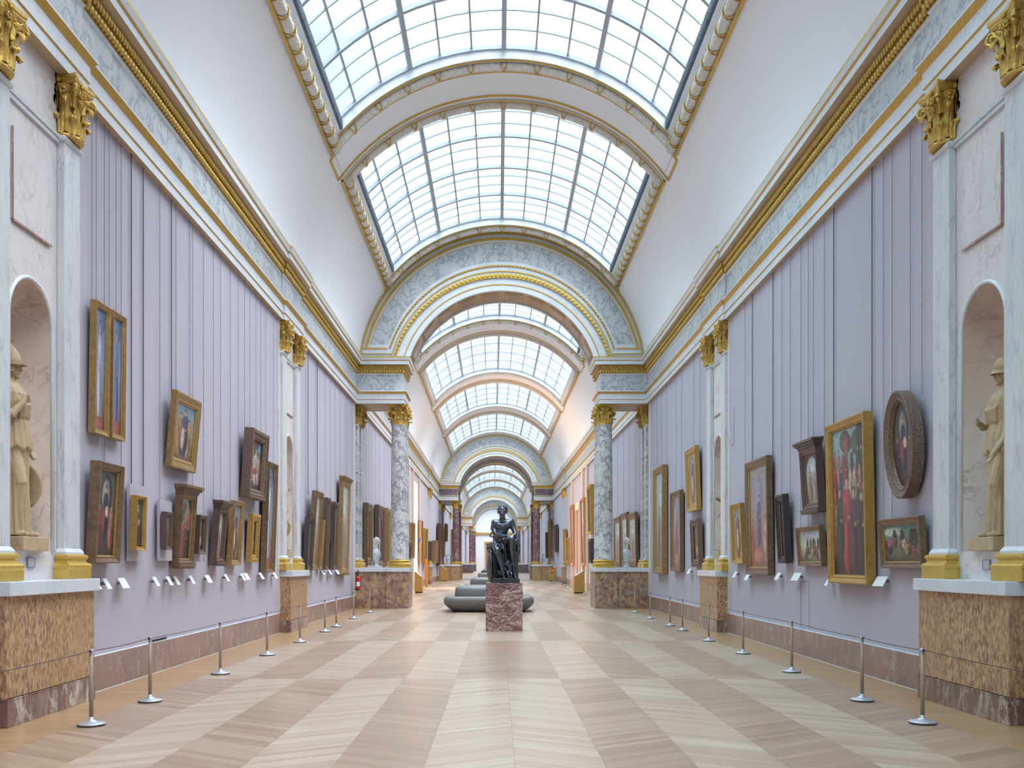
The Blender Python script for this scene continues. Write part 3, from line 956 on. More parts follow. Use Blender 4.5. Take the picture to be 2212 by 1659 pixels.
ZC0, ZC1 = 6.84, 7.575
def make_pilaster(lod):
    """origin on the wall plane at floor level; the hall lies towards +x"""
    root = thing('pilaster', 'pilaster', 'pilaster')
    mb = MB(); mb.box(-0.02, 0.09, -0.22, 0.22, 1.86, 6.79)
    s_ = mb.build('shaft', M['pilaster'], parent=root); 
    if lod: bevel(s_, 0.006)
    mb = MB()
    mb.square_lathe([(0.10, 0.235, 6.77), (0.12, 0.25, 6.79), (0.125, 0.255, 6.815), (0.11, 0.24, 6.83), (0.10, 0.23, 6.84)], (0.0, 0, 0))
    mb.build('astragal', M['ledge'], parent=root); mb = MB()
    mb.square_lathe([(0.125, 0.255, 1.80), (0.125, 0.255, 1.825), (0.095, 0.225, 1.87)], (0.0, 0, 0))
    mb.build('shaft_foot', M['ledge'], parent=root)
    mb = MB()
    mb.square_lathe([(0.19, 0.32, 1.502), (0.19, 0.32, 1.615), (0.185, 0.315, 1.62), (0.195, 0.325, 1.64), (0.195, 0.325, 1.665), (0.18, 0.31, 1.685), (0.15, 0.28, 1.70), (0.14, 0.27, 1.725),
                     (0.155, 0.285, 1.745), (0.165, 0.295, 1.765), (0.16, 0.29, 1.785), (0.13, 0.26, 1.80)], (0.0, 0, 0))
    mb.build('base', M['goldlight'], parent=root)
    mb = MB(); capital(mb, (0.02, 0, ZC0), 0.205, ZC1-ZC0, 0.275, 0.86, 1.0, lod)
    mb.build('capital', M['gold'], parent=root, smooth=False)
    for o in root.children:          # nothing reaches behind the wall plane
        for q in o.data.vertices: q.co.x = max(q.co.x, 0.002)
    return root
def make_column(mat, lod, r=0.305):
    root = thing('column', 'column', 'column')
    mb = MB(); mb.lathe([(r*1.04, 1.80), (r*1.04, 1.83), (r, 1.87), (r*1.0, 3.4), (r*0.97, 5.0), (r*0.90, 6.76), (r*0.92, 6.80), (r*0.97, 6.815), (r*0.97, 6.835), (r*0.9, 6.845)], n=40 if lod else 20)
    mb.build('shaft', mat, parent=root, smooth=True)
    mb = MB(); k = r/0.305
    mb.box(-0.37*k, 0.37*k, -0.37*k, 0.37*k, 1.502, 1.60)
    mb.lathe([(0.36*k, 1.60), (0.375*k, 1.62), (0.375*k, 1.65), (0.35*k, 1.67), (0.33*k, 1.69), (0.325*k, 1.715), (0.345*k, 1.73), (0.355*k, 1.75), (0.35*k, 1.775), (0.32*k, 1.80)], n=40 if lod else 16)
    mb.build('base', M['goldlight'], parent=root)
    mb = MB(); capital(mb, (0, 0, ZC0), r*0.9, ZC1-ZC0, r*1.24, 1, 1, lod)
    mb.build('capital', M['gold'], parent=root)
    return root
pil = {1: make_pilaster(1), 0: None}
used = set()
def place(src, x, y, rz, label, group=None, sc=1.0):
    o = src if src.name not in used else copy_tree(src)
    used.add(o.name)
    o.location = (x + bend(y), y, 0); o.rotation_euler = (0, 0, rz); o['label'] = label
    if group: o['group'] = group
    return o
NEARP = {(0, -1): ('pale veined marble pilaster with gilded capital at the left photo edge, cut off by it', 'marble pilaster with gilded capital just right of the left niche statue'),
         (0, 1): ('marble pilaster with gilded capital just right of the right niche statue', 'marble pilaster with gilded capital between the right niche statue and oval carved frame'),
         (1, -1): ('slender gilded-capital pilaster left of the distant left niche', 'slender gilded-capital pilaster right of the distant left niche'),
         (1, 1): ('slender gilded-capital pilaster right of the distant right niche', 'slender gilded-capital pilaster left of the distant right niche')}
for k in (0, 1):
    for s in (-1, 1):
        y0, y1 = blk(k, s)
        for j, yy in enumerate((y0+0.22, y1-0.22)):
            place(pil[1], s*WX, yy, 0 if s < 0 else pi, NEARP[(k, s)][j], 'pilasters beside the wall niches')
pil[0] = make_pilaster(0)
for k in (2, 4, 5, 6, 7):
    for s in (-1, 1):
        y0, y1 = BLOCKS[k]
        zone = 'between the first and second arches' if k < 5 else 'beyond the red marble columns'
        for yy in (y0+0.22, y1-0.22):
            place(pil[0], s*WX, yy, 0 if s < 0 else pi, 'small distant pilaster with gilded capital on the %s wall %s' % ('left' if s < 0 else 'right', zone), 'distant pilasters on the %s wall %s' % ('left' if s < 0 else 'right', zone))
# wall pilasters and columns of the arches
for i, a in enumerate(ARCHES):
    lod = 1 if i == 0 else 0
    mat = M['column'] if i == 0 else M['redcol']
    proto = make_column(mat, lod)
    wp = make_pilaster(lod)
    for o in wp.children:
        if o.name.startswith('shaft'): o.data.materials[0] = mat
    where = ['first arch, white marble', 'second arch, dark red marble', 'inner second arch, dark red marble', 'third arch far away, brownish red marble', 'farthest arch, brownish red marble'][i]
    wh = where.split(',')[0]
    for s in (-1, 1):
        sd = 'left' if s < 0 else 'right'
        for j, yy in enumerate((a+0.40, a+PD-0.40)):
            row = 'front' if j == 0 else 'rear'
            place(proto, s*3.85, yy, 0, '%s round column with gilded capital, %s pier of the %s, %s one' % (where.split(', ')[1], sd, wh, row), 'round columns under the arches')
            place(wp, s*WX, yy, 0 if s < 0 else pi, 'flat gilded pilaster on the wall, %s pier of the %s, %s one' % (sd, wh, row), 'wall pilasters under the arches')
if pil[0].name not in used: bpy.data.objects.remove(pil[0])

# ================================================================== PAINTINGS
import numpy as np
def art(kind, seed, nu=40, nv=60):
    rs = np.random.RandomState(seed)
    u, v = np.meshgrid(np.linspace(0, 1, nu), np.linspace(0, 1, nv))     # v upwards
    C = lambda c: np.array(lin(c)[:3])
    img = np.zeros((nv, nu, 3))
    def fill(top, mid, bot):
        t = v[..., None]
        img[:] = np.where(t > 0.5, C(mid) + (C(top)-C(mid))*(t-0.5)*2, C(bot) + (C(mid)-C(bot))*t*2)
    def ell(cx, cy, rx, ry, c, soft=0.25):
        d = ((u-cx)/rx)**2 + ((v-cy)/ry)**2
        w = np.clip((1.15-d)/soft, 0, 1)[..., None]
        sh = (1.12 - 0.35*np.clip(d, 0, 1) - 0.35*np.clip((u-cx)/rx, -1, 1) + (0.16*np.sin((u-cx)/rx*9 + v*14) if ry > rx*1.2 else 0))[..., None]
        img[:] = img*(1-w) + C(c)*sh*w
    def figure(cx, z0, h, robe, skin=(190, 152, 122)):
        w = h*0.2*1.25
        ell(cx, z0+h*0.35, w, h*0.42, robe)
        ell(cx+w*0.3, z0+h*0.3, w*0.35, h*0.35, tuple(int(x*0.7) for x in robe))
        ell(cx, z0+h*0.72, w*0.8, h*0.16, robe)
        ell(cx+w*0.35, z0+h*0.55, w*0.3, h*0.03, tuple(int(x*0.85) for x in skin)); ell(cx-w*0.4, z0+h*0.6, w*0.2, h*0.12, tuple(int(x*0.8) for x in robe))
        ell(cx, z0+h*0.97, w*0.42, h*0.05, (92, 70, 56))
        ell(cx, z0+h*0.92, w*0.32, h*0.062, skin)
    robes = [(160, 52, 52), (58, 78, 120), (60, 84, 62), (178, 136, 74), (126, 72, 60), (196, 176, 150), (84, 58, 74), (186, 108, 92)]
    if kind == 'crowd':
        fill((150, 190, 196), (96, 92, 74), (62, 50, 42))
        for k in range(5): ell(rs.uniform(0, 1), rs.uniform(0.78, 0.92), 0.16, 0.07, (78, 100, 72))
        ell(0.42, 0.9, 0.1, 0.05, (150, 76, 70)); ell(0.85, 0.95, .12, .12, (70, 66, 66))
        for r_ in range(5):
            for k in range(7):
                x = (k+0.5*(r_ % 2)+rs.uniform(-.2, .2))/7 + 0.03
                figure(x, 0.62-0.12*r_, 0.24, robes[rs.randint(8)])
        figure(0.42, 0.05, 0.62, (176, 56, 58)); figure(0.62, 0.04, 0.55, (96, 62, 70)); figure(0.85, 0.06, 0.5, (66, 62, 56)); figure(0.2, 0.1, 0.5, (72, 84, 70))
    elif kind == 'landscape':
        fill((72, 128, 128), (120, 140, 116), (84, 66, 44))
        ell(0.3, 0.8, 0.3, 0.12, (180, 196, 180))
        for k in range(5): x = rs.uniform(0, 1); ell(x, 0.62, 0.06, 0.25, (52, 58, 40))
        for k in range(16): figure(rs.uniform(0, 1), rs.uniform(0.1, 0.4), 0.26, robes[rs.randint(8)])
    elif kind == 'city':
        fill((150, 186, 206), (206, 206, 186), (92, 84, 52))
        for k in range(6): ell(rs.uniform(0.3, 1), 0.55, 0.05, 0.2, (70, 78, 58))
        for k in range(12): figure(rs.uniform(0, 1), rs.uniform(0.08, 0.3), 0.26, robes[rs.randint(8)])
    elif kind == 'saint':
        fill((100, 128, 170), (128, 146, 176), (150, 70, 62))
        ell(0.5, 0.9, 0.42, 0.1, (90, 120, 176))
        figure(0.5, 0.06, 0.84, (176, 190, 208) if seed % 2 else (86, 116, 178))
        ell(0.5, 0.05, 0.6, 0.06, (168, 82, 72))
    elif kind == 'madonna':
        fill((92, 106, 104), (104, 92, 76), (76, 58, 48))
        ell(0.5, 0.72, 0.3, 0.24, (74, 70, 70)); ell(0.5, 0.72, 0.2, 0.18, (150, 150, 140))
        figure(0.2, 0.1, 0.5, robes[rs.randint(8)]); figure(0.82, 0.1, 0.5, robes[rs.randint(8)])
        figure(0.5, 0.2, 0.62, (52, 60, 92)); ell(0.42, 0.42, 0.09, 0.16, (140, 62, 66)); ell(0.58, 0.52, 0.09, 0.07, (214, 180, 150))
    elif kind == 'group':
        fill((96, 150, 192), (176, 156, 110), (116, 84, 52))
        figure(0.28, 0.12, 0.72, (170, 118, 60)); figure(0.75, 0.1, 0.66, (184, 146, 84)); figure(0.52, 0.12, 0.8, (60, 72, 118)); ell(0.45, 0.4, 0.1, 0.2, (206, 176, 150))
    elif kind == 'dark':
        fill((66, 60, 58), (72, 60, 54), (48, 40, 38))
        figure(0.5, 0.05, 0.85, (120, 96, 84)); ell(0.42, 0.4, 0.16, 0.2, (150, 60, 56)); ell(0.55, 0.3, .15, .14, (190, 160, 130))
    elif kind == 'pale':
        fill((176, 200, 204), (178, 186, 184), (160, 130, 110))
        figure(0.35, 0.05, 0.6, (150, 128, 112)); figure(0.66, 0.05, 0.66, (172, 150, 136)); ell(0.6, 0.72, 0.18, 0.1, (196, 214, 216))
    elif kind == 'redgroup':
        fill((60, 62, 66), (96, 84, 78), (56, 46, 44))
        ell(0.8, 0.85, 0.12, 0.12, (70, 160, 200)); figure(0.3, 0.2, 0.6, (206, 190, 176)); figure(0.55, 0.15, 0.68, (196, 172, 150)); figure(0.78, 0.15, 0.6, (190, 160, 140))
        ell(0.5, 0.38, 0.22, 0.07, (160, 60, 54))
    elif kind == 'throne':
        fill((150, 146, 150), (160, 130, 120), (140, 70, 62))
        ell(0.5, 0.7, 0.2, 0.22, (128, 140, 176)); figure(0.5, 0.22, 0.5, (66, 78, 140)); figure(0.15, 0.08, 0.4, (170, 74, 66)); figure(0.85, 0.08, 0.42, (196, 150, 130)); ell(0.5, 0.12, 0.3, 0.08, (176, 110, 90))
    noise = rs.rand(nv, nu, 1)
    img *= 0.7 + 0.55*noise
    g_ = img.mean(axis=2, keepdims=True); img = g_*0.22 + img*0.78
    return u, v, np.clip(img, 0, 1)

def frame_ring(mb, w, h, prof, m=0, shape='rect', n=96):
    """prof: (inset, depth) from the wall outwards and inwards; x along the wall, z up, the viewer at -y"""
    rows = []
    for ins, d in prof:
        if shape == 'rect':
            hw = w/2 - ins
            rows.append([(-hw, -d, ins), (hw, -d, ins), (hw, -d, h-ins), (-hw, -d, h-ins)])
        else:
            rows.append([((w/2-ins)*cos(2*pi*k/n), -d, h/2 + (h/2-ins)*sin(2*pi*k/n)) for k in range(n)])
    mb.grid(rows, m, closed=True)
STY = {'gold': 'frame_gold', 'bright': 'frame_bright', 'brown': 'frame_brown', 'wood': 'wood', 'dark': 'darkwood', 'ornate': 'ornateframe', 'redwood': 'redwood', 'pink': 'pinkframe'}
PAINTINGS = []
def painting_at(s, xw, yc, z, w, h, t, tilt, style, kind, label, cat='painting', b=None, shape='rect', cornice=False, studs=False, seed=0, artres=1.0):
    """xw: distance of the back from the centre plane of the camera-side wall, in world x"""
    rz = pi/2 if s < 0 else -pi/2
    root = thing('painting', label, cat, (s*xw + bend(yc), yc, z), (tilt, 0, rz), 'framed paintings on the %s wall' % ('left' if s < 0 else 'right'))
    b = b or min(0.16, max(0.045, 0.16*min(w, h)))
    mt = M[STY[style]]
    prof = [(0.0, 0.0), (0.0, t*0.96), (b*0.08, t), (b*0.22, t), (b*0.3, t*0.93), (b*0.42, t*0.9), (b*0.66, t*0.8), (b*0.72, t*0.84), (b*0.82, t*0.84), (b*0.88, t*0.72), (b, t*0.62), (b, t*0.35)]
    fm = MB()
    frame_ring(fm, w, h, prof, 0, 'rect' if shape in ('rect', 'ovalrect', 'archrect') else 'oval')
    if studs:
        k = 0; st = 0.06
        for x in (-w/2+b*0.35, w/2-b*0.35):
            zz = b*0.5
            while zz < h - b*0.4: fm.ball((x, -t*0.97, zz), 0.02, 0.014, 0.022, 6, 4); zz += st
        for zz in (b*0.35, h-b*0.35):
            x = -w/2+b*0.5
            while x < w/2-b*0.4: fm.ball((x, -t*0.97, zz), 0.022, 0.014, 0.02, 6, 4); x += st
    if shape in ('ovalrect', 'archrect'):
        # spandrels between the rectangular sight edge and an oval or arched opening
        n = 40; iw, ih = w/2-b, h-2*b
        inner, outer = [], []
        for k in range(n):
            a = 2*pi*k/n
            if shape == 'ovalrect':
                inner.append((iw*0.93*cos(a), -t*0.5, h/2 + ih/2*0.95*sin(a)))
            else:
                zc = h - b - iw
                inner.append((iw*0.93*cos(a), -t*0.5, (zc + iw*0.9*sin(a)) if sin(a) >= 0 else max(b*1.05, zc + (zc-b)*0.999*sin(a)*1.6)))
            mx = max(abs(cos(a)), abs(sin(a)))
            outer.append((iw*cos(a)/mx, -t*0.6, h/2 + ih/2*sin(a)/mx))
        fm.grid([outer, inner, [(x, -t*0.4, z_) for x, y_, z_ in inner]], 0, closed=True)
    fo = fm.build('frame', mt, parent=root)
    # thin light fillet by the sight edge
    ft = MB(); e_ = max(0.008, b*0.1)
    frame_ring(ft, w-2*b+2*e_, h-2*b+2*e_, [(0, t*0.55), (0, t*0.68), (e_, t*0.66), (e_*1.6, t*0.5)], 0, 'rect' if shape != 'oval' else 'oval')
    fo2 = ft.build('sight_edge', M['frame_bright'] if style in ('gold', 'bright', 'brown') else M['frame_brown'], parent=root)
    if shape != 'oval':
        for vtx in fo2.data.vertices: vtx.co.z += b - e_
    else:
        for vtx in fo2.data.vertices: vtx.co.z += b - e_
    if cornice:
        cm = MB()
        for dz, ov, dep in ((0.0, 0.01, t*1.02), (0.03, 0.03, t*1.15), (0.07, 0.07, t*1.4), (0.11, 0.10, t*1.6)):
            cm.box(-w/2-ov, w/2+ov, -dep, -0.002, h+dz-0.002, h+dz+0.042)
        cm.build('cornice', mt, parent=root)
        cm = MB(); cm.box(-w/2-0.03, w/2+0.03, -t*1.25, -0.002, -0.05, 0.0); cm.box(-w/2-0.015, w/2+0.015, -t*1.12, -0.002, -0.08, -0.05); 
        cm.build('base_moulding', mt, parent=root)
    # painted panel
    nu = max(8, int(40*artres)); nv = max(10, int(60*artres * min(2.0, max(0.6, h/w/1.5))))
    u, vv, img = art(kind, seed, nu, nv)
    cw, ch = w - 2*b, h - 2*b
    mb = MB()
    if shape == 'oval':
        rows = []
        for j in range(nv):
            zz = -1 + 2*j/(nv-1)
            hw = sqrt(max(0.0, 1 - zz*zz))
            rows.append([((-1+2*i/(nu-1))*hw*cw/2, -t*0.45, h/2 + zz*ch/2) for i in range(nu)])
    else:
        rows = [[(-cw/2 + cw*i/(nu-1), -t*0.45, b + ch*j/(nv-1)) for i in range(nu)] for j in range(nv)]
    mb.grid(rows)
    me = bpy.data.meshes.new('canvas'); me.from_pydata(mb.v, [], mb.f); me.materials.append(M['paint'])
    at = me.color_attributes.new('paint', 'FLOAT_COLOR', 'POINT')
    cols = np.ones((nv*nu, 4), dtype=np.float32); cols[:, :3] = img.reshape(-1, 3)
    at.data.foreach_set('color', cols.ravel())
    co = bpy.data.objects.new('canvas', me); COL.objects.link(co); co.parent = root
    mb = MB(); mb.box(-w/2+0.02, w/2-0.02, -t*0.3, -0.001, 0.02, h-0.02) if shape != 'oval' else mb.box(-w*0.3, w*0.3, -t*0.3, -0.001, h*0.2, h*0.8)
    mb.build('back_panel', M['wood'], parent=root)
    PAINTINGS.append((s, yc-w/2, yc+w/2, z+h*cos(tilt), root))
    return root
def px_painting(s, nb, nt, xfb, t, style, kind, label, gap=0.03, **kw):
    Wc = WX + (0.14 if s > 0 else -0.14) 
    Wc2 = Wc
    for _ in range(3):
        xb = Wc2 - t - gap
        Yn = xb*F/abs(nb[0]-VX); Yf = xb*F/abs(xfb-VX)
        Wc2 = Wc - (s*-1)*-1*0 + (-s*0)   # straight bay
        yb = (Yn+Yf)/2
        Wc2 = Wc + s*bend(yb)
    zb = CH + (VY-nb[1])*Yn/F
    xt = abs(nt[0]-VX)*Yn/F; zt = CH + (VY-nt[1])*Yn/F
    tilt = max(0.0, min(0.14, atan2(xb-xt, zt-zb)))
    h = sqrt((zt-zb)**2 + (xb-xt)**2)
    xo_ = xb + t*cos(tilt)              # from the camera's x
    xw = xo_ + (0.14 if s < 0 else -0.14) - s*bend(yb)   # world distance without the bend
    return painting_at(s, xw, yb, zb + t*sin(tilt), Yf-Yn, h, t, tilt, style, kind, label, seed=kw.pop('seed', len(PAINTINGS)), **kw)

PP = px_painting
# left wall, first bay (near to far)
PP(-1, (204.7, 934.8), (209.8, 646.5), 236.4, 0.09, 'gold', 'saint', 'tall narrow gilt frame with a standing pale saint, left one of the hanging pair', seed=1, b=0.07)
PP(-1, (242.7, 945), (246, 668.9), 271.4, 0.09, 'gold', 'saint', 'tall narrow gilt frame with a standing blue saint, right one of the hanging pair', seed=2, b=0.07)
PP(-1, (206.8, 1217), (218.7, 994.8), 259.8, 0.14, 'brown', 'madonna', 'large upright altarpiece in deep dark-sided box frame below the tall gilt pair', b=0.10)
def board(nb, nt, xfb, label):
    s = -1; t = 0.05; xb = WX-0.14-t-0.04
    Yn = xb*F/abs(nb[0]-VX); Yf = xb*F/abs(xfb-VX)
    z0 = CH + (VY-nb[1])*Yn/F; z1 = CH + (VY-nt[1])*Yn/F
    mb = MB(); mb.box(0, t, -(Yf-Yn)/2, (Yf-Yn)/2, 0, z1-z0)
    o = mb.build('display_board', M['board'], loc=(-WX+0.04, (Yn+Yf)/2, z0)); bevel(o, 0.004)
    tag(o, label, 'board', 'lilac boards behind small paintings')
    PAINTINGS.append((-1, Yn, Yf, z1, o))
    return o
board((280.9, 1211.8), (282.8, 1044.5), 311.5, 'tall lilac grey display board behind the small golden framed madonna')
PP(-1, (294, 1189), (297.4, 1069.7), 315.5, 0.10, 'bright', 'madonna', 'small golden framed madonna mounted on the tallest lilac board', gap=0.10, b=0.05)
board((345.4, 1211.4), (351, 1079), 372, 'lilac grey display board behind the small dark frame left of the corniced crucifixion')
PP(-1, (358.5, 1187.5), (360.7, 1105), 372.5, 0.09, 'wood', 'group', 'small dark wooden frame on a lilac board, left of the corniced frame', gap=0.10, b=0.06)
PP(-1, (386.2, 1217.8), (396.5, 1066), 417.4, 0.13, 'brown', 'crowd', 'brown gold frame with projecting top cornice holding a crucifixion scene', cornice=True, b=0.08)
board((419.5, 1213.6), (424, 1092), 434.5, 'lilac grey display board peeking out right of the corniced crucifixion')
PP(-1, (429.4, 1197), (434, 1112), 444.7, 0.09, 'wood', 'dark', 'small dark brown frame on a lilac board, right of the corniced crucifixion', gap=0.10, b=0.07)
PP(-1, (369.4, 1007.5), (384, 842), 423.4, 0.10, 'gold', 'group', 'forward-tilting gilt frame with three figures under a blue sky, hung high mid wall', b=0.16)
PP(-1, (467, 1213), (476.4, 1098.6), 484.6, 0.13, 'wood', 'pale', 'narrow dark frame with small cornice and pale figure, third from the far niche', cornice=True, b=0.08)
PP(-1, (499.9, 1220.9), (509.3, 1081), 520.6, 0.11, 'gold', 'group', 'upright gilt frame with blue and orange robed figures, second from the far niche', b=0.09)
PP(-1, (542.2, 1215), (548.1, 1109), 558.7, 0.12, 'bright', 'dark', 'small studded gilt frame hanging below the big tilted dark frame', studs=True, b=0.16)
PP(-1, (539.2, 1074), (549.3, 923.5), 574, 0.20, 'ornate', 'redgroup', 'heavy carved dark frame tilting forward, upper far end of the near left wall', studs=True, b=0.20)
PP(-1, (575.1, 1237.3), (583.4, 996.8), 594, 0.14, 'brown', 'saint', 'very tall arched panel painting beside the left distant niche', shape='archrect', b=0.07, seed=5)
# left wall, second bay
PP(-1, (663.9, 1230.8), (669.8, 1117), 672.8, 0.14, 'dark', 'pale', 'low dark-sided frame nearest the niche in the second left bay', b=0.12)
PP(-1, (674.8, 1231.7), (686.7, 1059.7), 688.7, 0.16, 'brown', 'pale', 'tall brown frame with pale sky, second frame in the second left bay', b=0.14)
PP(-1, (691, 1230), (698.7, 1123), 696.3, 0.10, 'gold', 'pale', 'slim low gilt frame tucked behind the tall brown frame, second left bay', b=0.1)
PP(-1, (703.3, 1230.8), (708.6, 1074.6), 710.6, 0.14, 'wood', 'pale', 'dark-sided upright frame at the middle of the second left bay', b=0.12)
PP(-1, (715.6, 1175), (718.6, 1087.5), 719.5, 0.10, 'dark', 'pale', 'short dark frame hung higher between two upright frames, second left bay', b=0.12)
PP(-1, (721.6, 1230.8), (725.5, 1083.5), 729, 0.14, 'wood', 'pale', 'narrow dark frame just left of the tallest corniced frame, second left bay', b=0.12)
PP(-1, (737.5, 1237.7), (742.4, 1037.8), 753.4, 0.14, 'gold', 'pale', 'tallest corniced gilt frame beside the fire extinguisher', cornice=True, b=0.14)
# left wall just beyond the first arch
PP(-1, (794, 1222), (795, 1085.5), 805, 0.18, 'brown', 'dark', 'studded brown gilt frame behind the left pier bust', studs=True, b=0.3)
PP(-1, (818, 1222), (819, 1090), 831, 0.2, 'wood', 'dark', 'tall arched tabernacle frame beside the left pier bust', shape='archrect', cornice=False, b=0.2)
PP(-1, (837, 1223), (838, 1097), 844, 0.2, 'gold', 'crowd', 'plain gilt frame partly hidden by the left front column', b=0.2)
# right wall, first bay
PP(1, (1991.5, 1228.5), (1983, 1113.8), 1902.2, 0.09, 'brown', 'landscape', 'wide brown frame with crowded green landscape below the oval frame', b=0.09)
PP(1, (1871.2, 1263.7), (1863.2, 887.6), 1788, 0.15, 'bright', 'crowd', 'largest gilt frame on the right wall, crowd scene with red robed figure', b=0.13, artres=2.0)
PP(1, (1768.2, 1096.8), (1759.8, 964), 1733, 0.13, 'wood', 'pale', 'dark tabernacle frame with gilt cornice hung above the small landscape', cornice=True, shape='archrect', b=0.10)
PP(1, (1775, 1223.8), (1768, 1134.4), 1723.6, 0.10, 'brown', 'city', 'small wide frame with pale sky landscape left of the largest gilt frame', b=0.08)
PP(1, (1697, 1217), (1689, 1066.8), 1679.9, 0.13, 'dark', 'dark', 'narrow dark studded frame right of the throne picture', studs=True, b=0.13)
PP(1, (1659, 1243), (1655, 983), 1611.7, 0.12, 'brown', 'throne', 'big brown frame with blue robed figure on a throne, right wall', b=0.16, artres=1.3)
PP(1, (1604, 1217.5), (1598, 1086), 1581, 0.10, 'bright', 'group', 'small upright gilt frame with oval opening beside the right distant niche', shape='ovalrect', b=0.08)
# right wall, second bay
PP(1, (1510, 1225), (1506, 1120), 1493, 0.13, 'ornate', 'dark', 'small ornate dark frame, lowest in the second right bay', studs=True, b=0.2)
PP(1, (1505, 1101.5), (1500, 962), 1482.8, 0.13, 'bright', 'group', 'gilt frame with oval picture hung highest in the second right bay', shape='ovalrect', b=0.17)
PP(1, (1469, 1234.5), (1468, 1057.5), 1447.8, 0.12, 'brown', 'throne', 'brown frame with large oval picture in the second right bay', shape='ovalrect', b=0.10)
PP(1, (1430, 1239.5), (1431, 1003), 1409.8, 0.18, 'gold', 'pale', 'very tall gilt frame nearest the right pier in the second right bay', b=0.2)
# right wall beyond the first arch
PP(1, (1374, 1223), (1371.5, 1105.4), 1357, 0.12, 'brown', 'pale', 'studded brown frame right of the right pier bust', studs=True, b=0.25)
PP(1, (1355, 1223), (1353, 1106), 1341, 0.12, 'brown', 'pale', 'brown frame directly behind the right pier bust', studs=True, b=0.25)
PP(1, (1339, 1223), (1338, 1114.7), 1325.5, 0.12, 'brown', 'pale', 'brown frame between the right pier bust and the round column', studs=True, b=0.25)

# oval carved frame high on the right wall
def oval_px():
    s, t = 1, 0.16
    xb = WX + 0.14 - t - 0.04
    Yn = xb*F/(1976-VX); Yf = xb*F/(1913-VX)
    zc = CH + (VY-959.6)*((Yn+Yf)/2)/F
    h = (1079.4-846)*((Yn+Yf)/2)/F
    tilt = 0.05
    return painting_at(s, WX-0.04, (Yn+Yf)/2, zc-h/2, Yf-Yn, h, t, tilt, 'ornate', 'madonna', 'oval heavily carved brown frame with a robed woman, hung high near the niche', shape='oval', b=0.155, seed=9)
oval_px()

# distant paintings between the arches: (side, px left, px right, y top, y bottom, style, label)
FARP = [(-1, 884.5, 888, 1128, 1172, 'gold'), (-1, 888.5, 892, 1130, 1205, 'brown'), (-1, 893, 896.5, 1130, 1206, 'gold'), (-1, 884.5, 888, 1174, 1210, 'dark'),
        (-1, 909, 914, 1124.6, 1164, 'brown'), (-1, 909, 913.5, 1171.7, 1212, 'brown'), (-1, 918.4, 927, 1142, 1219, 'bright'), (-1, 928, 931.4, 1169, 1212, 'dark'),
        (-1, 937, 940, 1168, 1214, 'brown'), (-1, 941, 944, 1168, 1216, 'gold'), (-1, 944.5, 947, 1167, 1216, 'brown'), (-1, 947.6, 953, 1131, 1222, 'redwood'),
        (-1, 958.5, 963, 1140, 1204, 'gold'), (-1, 964.6, 970, 1132, 1170, 'brown'), (-1, 976, 979, 1144, 1205, 'brown'),
        (1, 1277, 1268, 1049.4, 1153, 'bright'), (1, 1276, 1271, 1164, 1217, 'dark'), (1, 1262, 1252, 1077, 1221, 'pink'), (1, 1238, 1231.5, 1092, 1220, 'pink'),
        (1, 1226, 1219.5, 1162, 1216, 'bright'), (1, 1218.7, 1212, 1143, 1214, 'gold'), (1, 1201, 1194.5, 1134, 1193, 'dark'), (1, 1188, 1183, 1123, 1206, 'gold'), (1, 1182.5, 1178.7, 1150, 1206, 'brown')]
ADJ = {'gold': 'gilt', 'brown': 'brown gilt', 'bright': 'bright golden', 'dark': 'dark', 'redwood': 'dark red lacquered', 'pink': 'tall salmon pink'}
for i, (s, xn, xf, yt, yb, st) in enumerate(FARP):
    Wc = WX + (0.14 if s > 0 else -0.14)
    t = 0.22
    ya = 60.0
    for _ in range(6):
        xb = Wc + s*bend(ya) - t - 0.03
        Yn = xb*F/abs(xn-VX); Yf = xb*F/abs(xf-VX); ya = (Yn+Yf)/2
    Yn = min(Yn, 91.0) if Yn < 92 else max(Yn, 94)
    Yf = min(Yf, Yn + 2.6)
    for a_, b_ in [blk(q, s) for q in range(len(BLOCKS))] + [(q, q+PD) for q in ARCHES]:
        if Yn < b_ + 0.15 and Yf > a_ - 0.15:
            wd_ = min(Yf - Yn, 1.4)
            if (Yn+Yf)/2 < (a_+b_)/2: Yf = a_ - 0.2; Yn = Yf - wd_
            else: Yn = b_ + 0.2; Yf = Yn + wd_
    ya = (Yn+Yf)/2
    z0 = CH + (VY-yb)*ya/F; z1 = CH + (VY-yt)*ya/F
    nbr = [q for q in FARP if q[0] == s and q is not FARP[i]]
    if s < 0: rank = sorted([q for q in FARP if q[0] == -1], key=lambda q: (q[1], q[3]))
    else: rank = sorted([q for q in FARP if q[0] == 1], key=lambda q: (-q[1], q[3]))
    k = rank.index(FARP[i]) + 1
    ordn = ['first', 'second', 'third', 'fourth', 'fifth', 'sixth', 'seventh', 'eighth', 'ninth', 'tenth', 'eleventh', 'twelfth', 'thirteenth', 'fourteenth', 'fifteenth'][k-1]
    painting_at(s, WX-0.03, ya, max(1.2, z0), Yf-Yn, z1-max(1.2, z0), t, 0.02, st, 'pale' if st == 'pink' else 'dark', '%s frame beyond the first arch, %s along the %s wall' % (ADJ[st], ordn, 'left' if s < 0 else 'right'), artres=0.3, seed=40+i)

